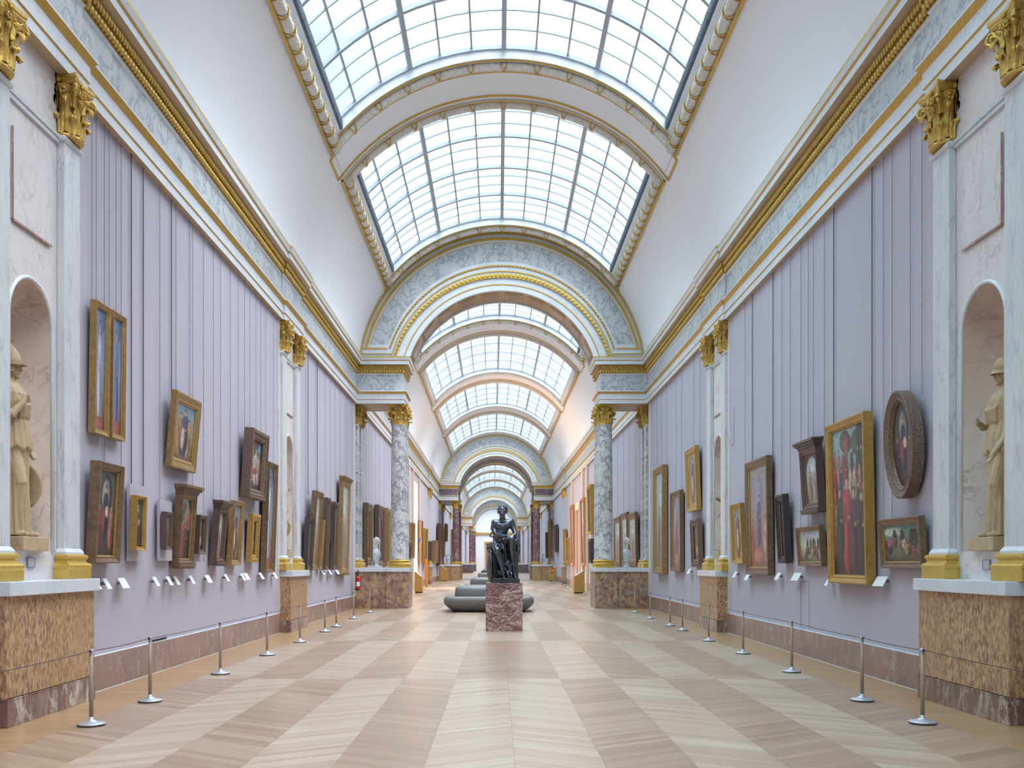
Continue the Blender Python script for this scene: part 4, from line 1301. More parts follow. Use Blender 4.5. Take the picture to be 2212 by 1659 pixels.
# ---- hanging wires
def wires(s, pxs, y_lo, y_hi):
    Wc = WX + (0.14 if s > 0 else -0.14)
    for x in pxs:
        dark = isinstance(x, str); xx = float(x)
        ya = Wc*F/abs(xx-VX)
        for _ in range(3): ya = (Wc + s*bend(ya) - 0.03)*F/abs(xx-VX)
        hit = [p for p in PAINTINGS if p[0] == s and p[1]-0.05 <= ya <= p[2]+0.05]
        r = 0.009 if dark else 0.005
        xw = s*(WX-0.03)
        mb = MB()
        if hit:
            p = max(hit, key=lambda q: q[3])
            p = hit[0] if len(hit) == 1 else (p if random.random() < 0.6 else min(hit, key=lambda q: q[3]))
            zt = p[3] - 0.10
            mb.tube([(0, 0, zt), (0, 0, 7.575)], r, 5)
            o = mb.build('hanging_wire', M['wiredark' if dark else 'wire'])
            par = p[4]
            mw = Matrix.Translation(par.location) @ par.rotation_euler.to_matrix().to_4x4()
            o.parent = par; o.matrix_parent_inverse = mw.inverted(); o.location = (xw + bend(ya), ya, 0)
        else:
            zt = 1.72
            if any(abs(ya-q) < 0.1 for q in (-100,)): continue
            mb.tube([(0, 0, zt), (0, 0, 7.575)], r, 5)
            o = mb.build('picture_wire', M['wiredark' if dark else 'wire'], loc=(xw + bend(ya), ya, 0))
            bay = 'near left' if s < 0 and ya < 24 else ('near right' if ya < 24 else ('second left' if s < 0 and ya < 36 else ('second right' if ya < 36 else ('left wall beyond the first arch' if s < 0 else 'right wall beyond the first arch'))))
            tag(o, 'thin unused picture wire down the bare lilac wall, %s' % bay, 'wire', 'spare picture wires, %s bay' % bay)
wires(-1, [198.7, 208.3, 225.7, 236, 250.8, 261.6, '283.6', '309.4', 345.3, '370.4', 380, 409, 416, 439.8, 461, 476.5, 497.7, 515, 528.5, 540, 553, 563.5, 574, 591], 12, 23)
wires(-1, [660, '665.5', 682.4, '685.7', 702.6, 714, 723.7, 735, 745.7, 750], 25, 36)
wires(-1, [791, 797, 803, 811, 819, 830], 37, 45)
wires(1, [1609, '1625', '1669.5', 1688.7, 1707, 1730, 1745.8, 1757, 1780.5, '1801', '1883.6', 1908.6, 1927, 1966.5, 1991.6], 12, 23)
wires(1, [1419.5, 1428.8, 1440, 1460, 1472, 1498, 1512], 25, 36)
wires(1, [1334, 1346.5, 1359, 1372], 37, 45)

# ================================================================== FLOOR STANDS AND SMALL THINGS
def make_post():
    root = thing('barrier_post', 'post', 'barrier post')
    mb = MB(); mb.lathe([(0.14, 0.012), (0.142, 0.02), (0.135, 0.028), (0.09, 0.036), (0.045, 0.05), (0.026, 0.07), (0.022, 0.09)], n=28)
    mb.build('base_disc', M['steel'], parent=root, smooth=True)
    mb = MB(); mb.lathe([(0.139, 0.0), (0.139, 0.013)], n=28); mb.build('rubber_ring', M['black'], parent=root)
    mb = MB(); mb.lathe([(0.0215, 0.06), (0.0205, 0.40), (0.018, 0.76)], n=14); mb.build('pole', M['post'], parent=root, smooth=True)
    hd = MB()
    hd.tube([(0, -0.032, 0.775), (0, 0.032, 0.775)], 0.021, 12)
    o = hd.build('head', M['steel'], parent=root, smooth=False)
    mb = MB(); mb.tube([(0, -0.036, 0.775), (0, -0.030, 0.775)], 0.012, 10); mb.build('cord_socket', M['black'], parent=root)
    return root
post0 = make_post(); post_used = [False]
LP = [(-4.40, 7.4), (-4.384, 10.14), (-4.387, 11.86), (-4.37, 14.8), (-4.37, 17.8), (-4.36, 20.7), (-4.38, 23.8), (-4.42, 25.7), (-4.51, 29.4), (-4.50, 33.0), (-4.51, 36.4)]
RP = [(4.36, 7.4), (4.34, 10.26), (4.33, 11.94), (4.41, 15.06), (4.42, 18.1), (4.41, 21.0), (4.45, 24.2), (4.46, 26.0), (4.46, 29.4), (4.49, 32.9), (4.52, 36.6)]
ORD = ['', 'nearest', 'second nearest', 'third nearest', 'fourth', 'fifth', 'sixth', 'seventh', 'eighth', 'ninth', 'farthest']
for s, L_ in ((-1, LP), (1, RP)):
    sd = 'left' if s < 0 else 'right'
    for i, (x, y) in enumerate(L_):
        o = post0 if not post_used[0] else copy_tree(post0)
        post_used[0] = True
        o.location = (x, y, 0)
        o['label'] = ('slim taupe barrier post on round steel base, %s in the %s row' % (ORD[i], sd)) if i else 'barrier post outside the photo at the near end of the %s row' % sd
        o['group'] = 'low barrier posts along the %s wall' % sd
    for i, (a, b) in enumerate(zip(L_, L_[1:])):
        mb = MB()
        pts = [(a[0]+(b[0]-a[0])*t/8, a[1]+0.05+(b[1]-a[1]-0.10)*t/8, 0.775 - 0.012*(1-((t-4)/4)**2)) for t in range(9)]
        mb.tube(pts, 0.0045, 5)
        c = mb.build('barrier_rope', M['cord'])
        e1 = ORD[i+1]
        tag(c, 'thin brown cord stretched along the %s wall, reaching the %s post' % (sd, e1), 'cord', 'barrier cords along the %s wall' % sd)
# tiny distant posts between the first and second arch
for s, L_ in ((1, [(1197.5, 1256), (1205, 1259), (1212, 1262), (1220, 1265), (1228, 1269.5), (1235, 1273), (1262, 1284)]), (-1, [(938, 1263), (930, 1268), (921, 1274), (995.5, 1246)])):
    for px, py in L_:
        y = CH*F/(py-VY); x = (px-VX)*y/F + CX - bend(y)
        o = copy_tree(post0); o.location = (x + bend(y), y, 0)
        sd = 'left' if s < 0 else 'right'
        o['label'] = 'tiny distant barrier post along the %s wall between the first and second arches' % sd
        o['group'] = 'tiny distant barrier posts, %s side' % sd

# text cards on brackets below the pictures
def card(s, px, py, wpx, label):
    """px, py: top left corner of the card in the photo; wpx its width there"""
    Wc = WX + (0.14 if s > 0 else -0.14)
    y0 = (Wc-0.10)*F/abs(px-VX); y1 = (Wc-0.10)*F/abs(px+wpx-VX)
    w = min(0.34, max(0.14, abs(y1-y0))); yc = (y0+y1)/2
    z = CH + (VY-py)*yc/F
    root = thing('wall_card', label, 'label card', (s*WX, yc, z-0.14), (0, 0, pi/2 if s < 0 else -pi/2), 'white text cards under the %s wall pictures' % ('left' if s < 0 else 'right'))
    mb = MB()
    # tilted card: top against the wall, foot outwards
    mb.grid([[(-w/2, -0.055, 0.14), (w/2, -0.055, 0.14)], [(-w/2, -0.135, 0.0), (w/2, -0.135, 0.0)]])
    mb.grid([[(-w/2, -0.050, 0.135), (w/2, -0.050, 0.135)], [(-w/2, -0.130, -0.005), (w/2, -0.130, -0.005)]])
    mb.grid([[(-w/2, -0.055, 0.14), (w/2, -0.055, 0.14), (w/2, -0.135, 0.0), (-w/2, -0.135, 0.0)], [(-w/2, -0.05, 0.135), (w/2, -0.05, 0.135), (w/2, -0.13, -0.005), (-w/2, -0.13, -0.005)]], closed=True)
    mb.build('card', M['card'], parent=root)
    mb = MB(); mb.box(-0.02, 0.02, -0.07, -0.001, 0.05, 0.09); mb.build('bracket', M['wire'], parent=root)
    return root
CARDS_L = [(202, 1249.5, 13, 'wide white card pair beside the left marble ledge'), (229, 1249.5, 8, 'narrow white card second from the left marble ledge'), (261, 1248.5, 15, 'broad white card third from the left marble ledge'),
           (335, 1246, 7.5, 'white card below the second lilac board'), (364, 1245, 7, 'left of two close white cards below the small dark frame'), (380, 1244.5, 6.5, 'right of two close white cards left of the corniced frame'),
           (413, 1243.5, 6, 'white card below the corniced crucifixion frame'), (447, 1242, 9.5, 'wider white card below the small far lilac board'), (488.5, 1240, 5, 'small white card below the narrow corniced frame'),
           (523.5, 1239, 5, 'left card of the pair below the gilt frames'), (530, 1238, 8, 'right card of the pair below the gilt frames'), (563, 1237, 6, 'white card under the big tilted dark frame'), (593, 1236.5, 4.5, 'last white card beside the left distant niche'),
           (696, 1231, 5, 'first tiny card under the second left bay frames'), (712, 1231, 4, 'second tiny card under the second left bay frames'), (727, 1231, 4, 'third tiny card under the second left bay frames'), (731, 1231, 4, 'fourth tiny card under the second left bay frames')]
for a in CARDS_L: card(-1, *a)
CARDS_R = [(1584, 1234, 6, 'tiny white card below the small oval picture'), (1609.5, 1239, 8, 'white card at the left foot of the throne picture'), (1675, 1237, 8, 'white card below the narrow dark studded frame'),
           (1711, 1237.5, 6.5, 'left of two cards under the small wide landscape'), (1718, 1237.5, 8.5, 'right of two cards under the small wide landscape'), (1784, 1247, 6, 'card peeping out at the left foot of the largest frame'),
           (1888.5, 1245, 12, 'left of the two large cards by the wide landscape'), (1898.5, 1245, 13, 'right of the two large cards by the wide landscape'), (1484, 1228.5, 8, 'white card below the small ornate frame in the second bay')]
for a in CARDS_R: card(1, *a)

# small square plaques under the niches
for s, yc, z, lb in ((-1, 11.02, 1.70, 'small square grey plaque under the left niche'), (1, 11.10, 1.675, 'small square grey plaque under the right niche')):
    mb = MB(); x0, x1 = sorted((s*(WX-0.001), s*(WX-0.02))); mb.box(x0, x1, yc-0.075, yc+0.075, z-0.05, z+0.05)
    root = thing('wall_plaque', lb, 'plaque', (0, 0, 0))
    o = mb.build('plaque_face', M['cardpink'], parent=root)
    mb = MB()
    x0, x1 = sorted((s*(WX-0.001), s*(WX-0.024)))
    mb.box(x0, x1, yc-0.082, yc+0.082, z+0.05, z+0.058); mb.box(x0, x1, yc-0.082, yc+0.082, z-0.058, z-0.05); mb.box(x0, x1, yc-0.082, yc-0.075, z-0.05, z+0.05); mb.box(x0, x1, yc+0.075, yc+0.082, z-0.05, z+0.05)
    mb.build('plaque_frame', M['wire'], parent=root)
# grey vent slot above the left baseboard, hatch outline on the right wall
mb = MB(); mb.box(-WX+0.001, -WX+0.012, 14.85, 15.55, 0.485, 0.51); tag(mb.build('vent_slot', M['black']), 'thin dark slot just above the left baseboard', 'vent')
mb = MB()
yh = (WX+0.14)*F/(1730-VX); yh2 = (WX+0.14)*F/(1748-VX)
mb.box(WX-0.006, WX-0.001, yh-0.012, yh, 0.49, 1.36); mb.box(WX-0.006, WX-0.001, yh2, yh, 1.35, 1.36)
mb.box(WX-0.006, WX-0.001, yh2-0.008, yh2, 0.49, 1.36)
tag(mb.build('access_hatch', M['wire']), 'outline of a flush hatch in the lilac wall left of the largest gilt frame', 'hatch')
mb = MB(); mb.box(WX-0.012, WX-0.001, (WX+.14)*F/(1586-VX), (WX+.14)*F/(1580-VX), 4.5, 5.4)
tag(mb.build('flush_wall_panel', M['board']), 'small flush upright panel high on the right wall beside the distant pilaster', 'panel')

# ---- fire extinguishers
def extinguisher(x, y, z, rz, label, sc=1.0):
    root = thing('fire_extinguisher', label, 'fire extinguisher', (x, y, z), (0, 0, rz)); root.scale = (sc, sc, sc)
    mb = MB(); mb.lathe([(0.085, 0.03), (0.088, 0.05), (0.088, 0.40), (0.075, 0.45), (0.045, 0.485), (0.03, 0.50)], n=24); mb.build('cylinder', M['red'], parent=root, smooth=True)
    mb = MB(); mb.lathe([(0.084, 0.0), (0.09, 0.01), (0.09, 0.05)], n=24); mb.build('foot_ring', M['black'], parent=root, smooth=True)
    mb = MB(); mb.lathe([(0.03, 0.49), (0.03, 0.54), (0.022, 0.56)], n=12); mb.box(-0.1, 0.02, -0.012, 0.012, 0.56, 0.585); mb.box(-0.08, 0.02, -0.012, 0.012, 0.60, 0.62); mb.build('valve', M['black'], parent=root)
    mb = MB(); mb.tube([(0.02, 0, 0.56), (0.03, -0.02, 0.68), (0.0, -0.05, 0.72), (-0.06, -0.07, 0.66), (-0.09, -0.08, 0.50), (-0.095, -0.08, 0.2)], 0.012, 8); mb.build('hose', M['black'], parent=root, smooth=True)
    mb = MB()
    n = 8
    mb.grid([[(0.0895*cos(t), 0.0895*sin(t), zz) for t in [-pi/2-0.75+1.5*k/n for k in range(n+1)]] for zz in (0.14, 0.30)]); mb.build('paper_label', M['card'], parent=root)
    return root
extinguisher(-5.22, 35.2, 0.70, 0.3, 'red fire extinguisher hung by the left pier of the first arch', 1.0)
mb = MB(); mb.box(-5.449, -5.31, 35.15, 35.25, 0.72, 0.80); tag(mb.build('extinguisher_bracket', M['steel']), 'steel bracket holding the red extinguisher on the left wall', 'bracket')
mb = MB(); ex_ = (1193-VX)*86/F + CX; mb.box(ex_-0.15, ex_+0.15, 85.85, 86.15, 0, 0.03); mb.box(ex_-0.03, ex_+0.03, 85.97, 86.03, 0.03, 0.72); mb.box(ex_-0.1, ex_+0.1, 85.9, 86.1, 0.72, 0.745); tag(mb.build('extinguisher_stand', M['steel']), 'slim steel stand under the tiny distant red extinguisher', 'stand')
extinguisher((1193-VX)*86/F + CX, 86.0, 0.746, 0, 'tiny distant red extinguisher behind the farther right lectern', 1.0)

# ---- information lecterns with ochre sloping sides
def lectern(pl, pr, yt, yb, label, s):
    y = CH*F/(yb-VY)
    x0 = (pl-VX)*y/F + CX; x1 = (pr-VX)*y/F + CX
    if s > 0: x0 -= 0.2; x1 -= 0.2
    z1 = CH + (VY-yt)*y/F; w = x1 - x0
    root = thing('lectern', label, 'lectern', ((x0+x1)/2, y, 0))
    lo_, hi = z1*0.80, z1
    mb = MB()
    a, b = (hi, lo_*0.94) if s < 0 else (lo_*0.94, hi)
    pts = [(-w/2, 0.06), (w/2, 0.06), (w/2, b), (-w/2, a)]
    for yy in (0.0, 0.8): 
        pass
    mb.grid([[(px_, 0.0, pz) for px_, pz in pts], [(px_, 0.8, pz) for px_, pz in pts]], closed=True, caps=True)
    mb.build('body', M['ochre'], parent=root)
    mb = MB(); mb.box(-w/2+0.04, w/2-0.04, 0.03, 0.77, 0.0, 0.062); mb.build('plinth', M['black'], parent=root)
    mb = MB()
    mb.grid([[(-w/2+0.03, 0.03, a+0.012), (w/2-0.03, 0.03, b+0.012)], [(-w/2+0.03, 0.77, a+0.012), (w/2-0.03, 0.77, b+0.012)]]); mb.build('text_panel', M['card'], parent=root)
    return root
lectern(895, 912, 1235, 1281, 'ochre lectern with sloping top behind the left pier of the first arch', -1)
lectern(952, 967, 1223, 1255, 'smaller ochre lectern on the left farther down the gallery', -1)
lectern(1248.5, 1270, 1233, 1282, 'ochre lectern with sloping top by the right pier of the first arch', 1)
lectern(1191, 1208.5, 1223, 1255.5, 'smaller ochre lectern on the right beside a tiny extinguisher', 1)
y = 70.0
mb = MB(); x = (910-VX)*y/F + CX + 0.25; mb.box(x, x+0.23, y, y+0.12, 0, 1.95); o = mb.build('information_panel', plain('orange_lit_panel', (240, 150, 60), 0.4), ); tag(o, 'tall narrow orange-lit panel standing behind the nearer left lectern', 'sign panel'); bevel(o, 0.01)

# ---- dark doorway and pale pilaster strips on the right beyond the first arch
dd = struct_empty('door_2')
yd0 = 64.0; yd1 = 66.2
mb = MB(); mb.box(WX-0.06, WX-0.001, yd0, yd1, 0.0, 5.2); o = mb.build('door_leaf', M['coffer'], parent=dd, bent=True)
mb = MB()
mb.box(WX-0.14, WX-0.001, yd0-0.3, yd0, 0, 5.5); mb.box(WX-0.14, WX-0.001, yd1, yd1+0.3, 0, 5.5); mb.box(WX-0.16, WX-0.001, yd0-0.35, yd1+0.35, 5.2, 5.7)
mb.build('door_frame', M['orange'], parent=dd, bent=True)
for yy in (58.5, 61.2, 69.5):
    mb = MB(); mb.box(WX-0.16, WX-0.001, yy, yy+0.5, 0.0, 7.57); structure(mb.build('trim_%d' % tn, M['orange'], bent=True)); tn += 1
for yy in (58.5, 61.4, 66.8):
    mb = MB(); mb.box(-WX+0.001, -WX+0.12, yy, yy+0.4, 0.0, 7.57); structure(mb.build('trim_%d' % tn, M['orange'], bent=True)); tn += 1

# ---- sofas
def rrect(hx, hy, p, n=72):
    out = []
    for k in range(n):
        t = 2*pi*k/n
        c, s = cos(t), sin(t)
        out.append((math.copysign(abs(c)**(2/p), c)*hx, math.copysign(abs(s)**(2/p), s)*hy))
    return out
def sofa():
    root = thing('sofa', 'sofa', 'sofa')
    HX, HY = 1.56, 1.35
    mb = MB(); n = 144
    rows = []
    prof = [(0.31, 0.04), (0.27, 0.06), (0.21, 0.10), (0.12, 0.17), (0.04, 0.25), (0.005, 0.33), (0.0, 0.41), (0.02, 0.48), (0.06, 0.525), (0.13, 0.54), (0.20, 0.52), (0.30, 0.475), (0.42, 0.45), (0.52, 0.44), (0.9, 0.44)]
    for ins, z in prof:
        r = rrect(HX-ins, HY-ins, 8, n)
        row = []
        for k, (x, y) in enumerate(r):
            # upholstery seams run down the sides
            g = 0.0
            for sx_ in (-0.9, -0.12, 0.66):
                g += 0.022*math.exp(-((x-sx_)/0.028)**2)*(abs(y) > HY*0.72)
            for sy_ in (-0.45, 0.45):
                g += 0.022*math.exp(-((y-sy_)/0.028)**2)*(abs(x) > HX*0.72)
            L = max(0.001, sqrt(x*x+y*y)); bulge = 0.012*cos(x*4)
            row.append((x - x/L*g, y - y/L*(g - bulge*0.5), z - g*0.5))
        rows.append(row)
    mb.grid(rows, closed=True, caps=True)
    mb.build('seat', M['leather'], parent=root, smooth=True)
    mb = MB(); rows = []
    for ins, z in [(0.52, 0.40), (0.49, 0.46), (0.50, 0.60), (0.51, 0.72), (0.53, 0.80), (0.57, 0.85), (0.64, 0.875), (0.74, 0.875), (0.9, 0.87)]:
        r = rrect(HX-ins*0.75, HY-ins*0.85, 8, n)
        row = []
        for x, y in r:
            g = 0.0
            for sx_ in (-0.5, -0.02, 0.48): g += 0.025*math.exp(-((x-sx_)/0.025)**2)
            L = max(0.001, sqrt(x*x+y*y)); row.append((x - x/L*g*0.4, y - y/L*g, z - g*0.5))
        rows.append(row)
    mb.grid(rows, closed=True, caps=True)
    mb.build('backrest', M['leather'], parent=root, smooth=True)
    mb = MB(); mb.box(-HX+0.34, HX-0.34, -HY+0.34, HY-0.34, 0, 0.07); mb.build('plinth', M['black'], parent=root)
    return root
sf = sofa()
for i, (y, lb) in enumerate(((34.3, 'large grey leather island sofa right behind the marble pedestal'), (52.0, 'second grey island sofa seen over the backrest of the first'), (78.0, 'third grey island sofa farther down the gallery'), (104.0, 'distant fourth grey island sofa beyond the second arch'), (128.0, 'smallest grey island sofa near the far end'))):
    o = sf if i == 0 else copy_tree(sf)
    o.location = ((-0.46 if i == 0 else -0.35) + bend(y), y, 0); o['label'] = lb; o['group'] = 'grey island sofas along the gallery axis'

# ================================================================== STATUES
YS = 24.55
PEDX0, PEDX1 = (1049.3-VX)*24.04/F + CX, (1129-VX)*24.04/F + CX
ped = MB(); ped.box(PEDX0, PEDX1, 24.04, 25.0, 0, 1.19)
po = ped.build('pedestal', M['pedestal']); bevel(po, 0.008); tag(po, 'square red marble pedestal with white veins under the bronze statue', 'pedestal')
def S(x, y, d):
    """x, y read in the close-up of the bronze; d metres towards the viewer from the statue's middle plane"""
    px = 1040 + x/8.73; py = 1080 + y/8.73
    return ((px-VX)*YS/F + CX, YS - d, CH + (VY-py)*YS/F)
st = thing('bronze_statue', 'dark bronze statue of a seated nude man clasping his raised knee on red pedestal', 'statue', (0, 0, 0))
ps = MB(); x0 = S(178, 0, 0)[0]; x1 = S(716, 0, 0)[0]
ps.box(x0, x1, YS-0.42, YS+0.36, 1.192, 1.31); so = ps.build('bronze_base', M['bronze'], parent=st); bevel(so, 0.01)
def CHN(mb, pts, n=14):
    mb.chain([(*S(x, y, d), r) for x, y, d, r in pts], n)
bd = MB()
CHN(bd, [(395, 330, 0.10, .075), (400, 400, 0.06, .085), (400, 450, 0.02, .10)])
bd.ball(S(392, 205, 0.13), 0.108, 0.125, 0.135, 20, 14); bd.ball(S(392, 275, 0.19), 0.078, 0.085, 0.095, 16, 10)
bd.ball(S(390, 335, 0.20), 0.046, 0.05, 0.035, 12, 8)                                   # chin
CHN(bd, [(392, 215, 0.255, .016), (390, 268, 0.292, .023)]); bd.ball(S(390, 276, 0.285), .03, .02, .018)      # nose
CHN(bd, [(345, 212, 0.235, .02), (438, 212, 0.235, .02)])                               # brow
for ex in (352, 430): bd.ball(S(ex, 236, 0.222), 0.02, 0.02, 0.014)
CHN(bd, [(372, 305, 0.265, .012), (410, 305, 0.265, .012)]); bd.ball(S(391, 316, 0.262), .022, .014, .009)  # lips
for ex in (314, 470): bd.ball(S(ex, 242, 0.10), 0.014, 0.026, 0.034)
CHN(bd, [(260, 425, 0.02, .095), (400, 440, 0.0, .13), (550, 410, 0.02, .095)])
CHN(bd, [(330, 490, 0.10, .12), (400, 500, 0.1, .12), (480, 480, 0.10, .12)])
for a in ((345, 480, .15, .085), (465, 474, .15, .085)): bd.ball(S(*a[:3]), a[3]*1.25, a[3]*0.62, a[3]*0.7, 14, 10)
CHN(bd, [(400, 540, 0.06, .17), (375, 650, 0.05, .15), (345, 740, 0.03, .165), (330, 820, 0.0, .19)])
CHN(bd, [(300, 600, 0.05, .10), (290, 720, 0.03, .11)])
CHN(bd, [(370, 620, 0.19, .03), (360, 720, 0.17, .03)])
CHN(bd, [(250, 440, 0.03, .10), (232, 540, 0.06, .085), (262, 640, 0.14, .065), (330, 680, .24, .066), (420, 690, 0.33, .052), (505, 692, 0.39, .036)])   # arm at the left
CHN(bd, [(565, 420, 0.02, .092), (595, 520, 0.05, .078), (636, 630, 0.12, .062), (630, 665, .24, .058), (590, 690, 0.36, .042), (560, 700, 0.42, .034)])  # arm at the right
bd.ball(S(545, 708, 0.43), .05, .03, .035, 12, 8)
for k in range(4):                                                                        # fingers over the knee
    CHN(bd, [(528+20*k, 708-2*k, 0.455, .014), (538+20*k, 745-3*k, 0.475, .013), (548+17*k, 782-8*k, 0.45, .011)], 8)
for k in range(4): CHN(bd, [(600-16*k, 690, 0.42, .014), (580-18*k, 722, 0.455, .013), (560-18*k, 750, 0.45, .011)], 8)
CHN(bd, [(505, 690, 0.42, .015), (490, 722, 0.45, .013), (500, 748, 0.46, .011)], 8)
CHN(bd, [(300, 850, 0.05, .155), (285, 900, 0.30, .125), (292, 955, 0.50, .098)])           # thigh at the left
CHN(bd, [(292, 960, 0.50, .092), (325, 1060, 0.50, .082), (352, 1150, 0.48, .08), (380, 1260, .48, .056), (412, 1385, 0.47, .043), (415, 1430, 0.45, .05)])
CHN(bd, [(418, 1440, 0.46, .046), (420, 1458, 0.58, .042), (422, 1466, 0.66, .03)])
for k in range(5): CHN(bd, [(396+12*k, 1462, 0.64, .014), (396+13*k, 1470, 0.69 - 0.012*abs(k-3), .012)], 8)
CHN(bd, [(450, 850, 0.02, .15), (520, 800, 0.25, .12), (562, 765, 0.38, .095)])             # raised thigh
CHN(bd, [(565, 770, 0.38, .09), (560, 900, 0.33, .085), (575, 1050, 0.28, .075), (600, 1250, 0.28, .05), (620, 1400, 0.3, .045), (628, 1440, 0.3, .045)])
CHN(bd, [(628, 1450, 0.3, .045), (640, 1462, 0.45, .035)])
b_ = bd.build('body', M['bronze'], parent=st); remesh(b_, 0.011, 3)
hr = MB(); rs_ = random.Random(3)
for k in range(120):
    t = rs_.uniform(0.0, 2*pi); u_ = rs_.uniform(0.02, 0.62)
    cx_, cy_, cz_ = S(392, 200, 0.10)
    ph = pi*u_
    if sin(t) < -0.1 and u_ > 0.40: continue
    hr.ball((cx_ + 0.118*sin(ph)*cos(t), cy_ + 0.135*sin(ph)*sin(t), cz_ + 0.135*cos(ph)), rs_.uniform(0.018, 0.03), n=6, k=4)
hr.build('curly_hair', M['bronze'], parent=st, smooth=True)
dr_ = MB()
for k in range(5): CHN(dr_, [(150+8*k, 900-8*k, 0.1, .055), (230+6*k, 850-16*k, 0.26-0.02*k, .04), (330, 850+6*k, 0.34, .034), (410+4*k, 930+12*k, 0.36, .03)], 8)
CHN(dr_, [(200, 840, .1, .07), (300, 815, .16, .04), (400, 850, .2, .04), (430, 960, .3, .035), (410, 1120, .3, .03)])
CHN(dr_, [(150, 910, 0.05, .08), (190, 1000, .15, .08), (230, 1200, .2, .08), (250, 1420, .2, .10)])
CHN(dr_, [(640, 780, 0.25, .06), (690, 860, 0.25, .065), (690, 950, .2, .06), (650, 1050, .2, .07), (640, 1250, .15, .08), (635, 1440, .15, .09)])
CHN(dr_, [(600, 800, .33, .04), (625, 900, .33, .035), (625, 1030, .3, .03), (630, 1000, .2, .05)])
CHN(dr_, [(660, 700, 0.05, .06), (672, 780, .1, .06)])
o = dr_.build('drapery', M['bronze'], parent=st); remesh(o, 0.014, 2)
rk = MB()
CHN(rk, [(230, 1000, -0.1, .16), (240, 1380, -0.05, .17), (400, 1380, -.05, .18), (560, 1360, -0.1, .17), (580, 1050, -0.12, .17), (400, 1050, -.1, .19), (400, 1250, -.05, .2)])
o = rk.build('rock_seat', M['bronze'], parent=st); remesh(o, 0.02, 2)
cu = MB()
cu.ball(S(490, 1185, 0.42), 0.052, 0.055, 0.06, 14, 10)
CHN(cu, [(500, 1230, .40, .045), (525, 1290, .38, .055), (540, 1340, .38, .05)])
CHN(cu, [(505, 1240, .42, .028), (450, 1215, .46, .022), (440, 1190, .48, .018)]); CHN(cu, [(535, 1250, .4, .028), (570, 1200, .42, .022)])
CHN(cu, [(530, 1340, .38, .04), (490, 1380, .48, .034), (520, 1450, .5, .024), (500, 1462, .56, .02)]); CHN(cu, [(545, 1345, .36, .04), (560, 1400, .44, .03), (560, 1450, .42, .024)])
CHN(cu, [(430, 1290, .45, .024), (480, 1330, .45, .02), (510, 1420, .5, .018)])
o = cu.build('small_child_figure', M['bronze'], parent=st); remesh(o, 0.009, 2)
sh = MB()
c = Vector(S(152, 1262, 0.22)); rot = Matrix.Rotation(radians(8), 3, 'Z') @ Matrix.Rotation(radians(90), 3, 'Y')
rows = []
for rr, zz in ((0.0, 0.07), (0.12, 0.065), (0.26, 0.04), (0.35, 0.012), (0.375, 0.0), (0.375, -0.014), (0.34, -0.008), (0.0, 0.04)):
    rows.append([c + rot @ Vector((rr*cos(2*pi*k/40), rr*sin(2*pi*k/40), -zz)) for k in range(40)])
sh.grid(rows, closed=True)
sh.build('round_shield', M['bronze'], parent=st, smooth=True)
sw = MB()
CHN(sw, [(205, 600, 0.0, .018), (170, 650, 0.0, .018), (165, 690, .0, .016), (215, 695, .0, .018)], 8)
CHN(sw, [(430, 740, .42, .035), (400, 755, .45, .022), (470, 760, .4, .018)], 8); CHN(sw, [(430, 760, .40, .016), (450, 900, .36, .018), (455, 1150, .33, .02)], 8)
CHN(sw, [(240, 1470, .38, .03), (200, 1420, .40, .025), (205, 1390, .40, .014)], 8)
o = sw.build('sword', M['bronze'], parent=st, smooth=True)

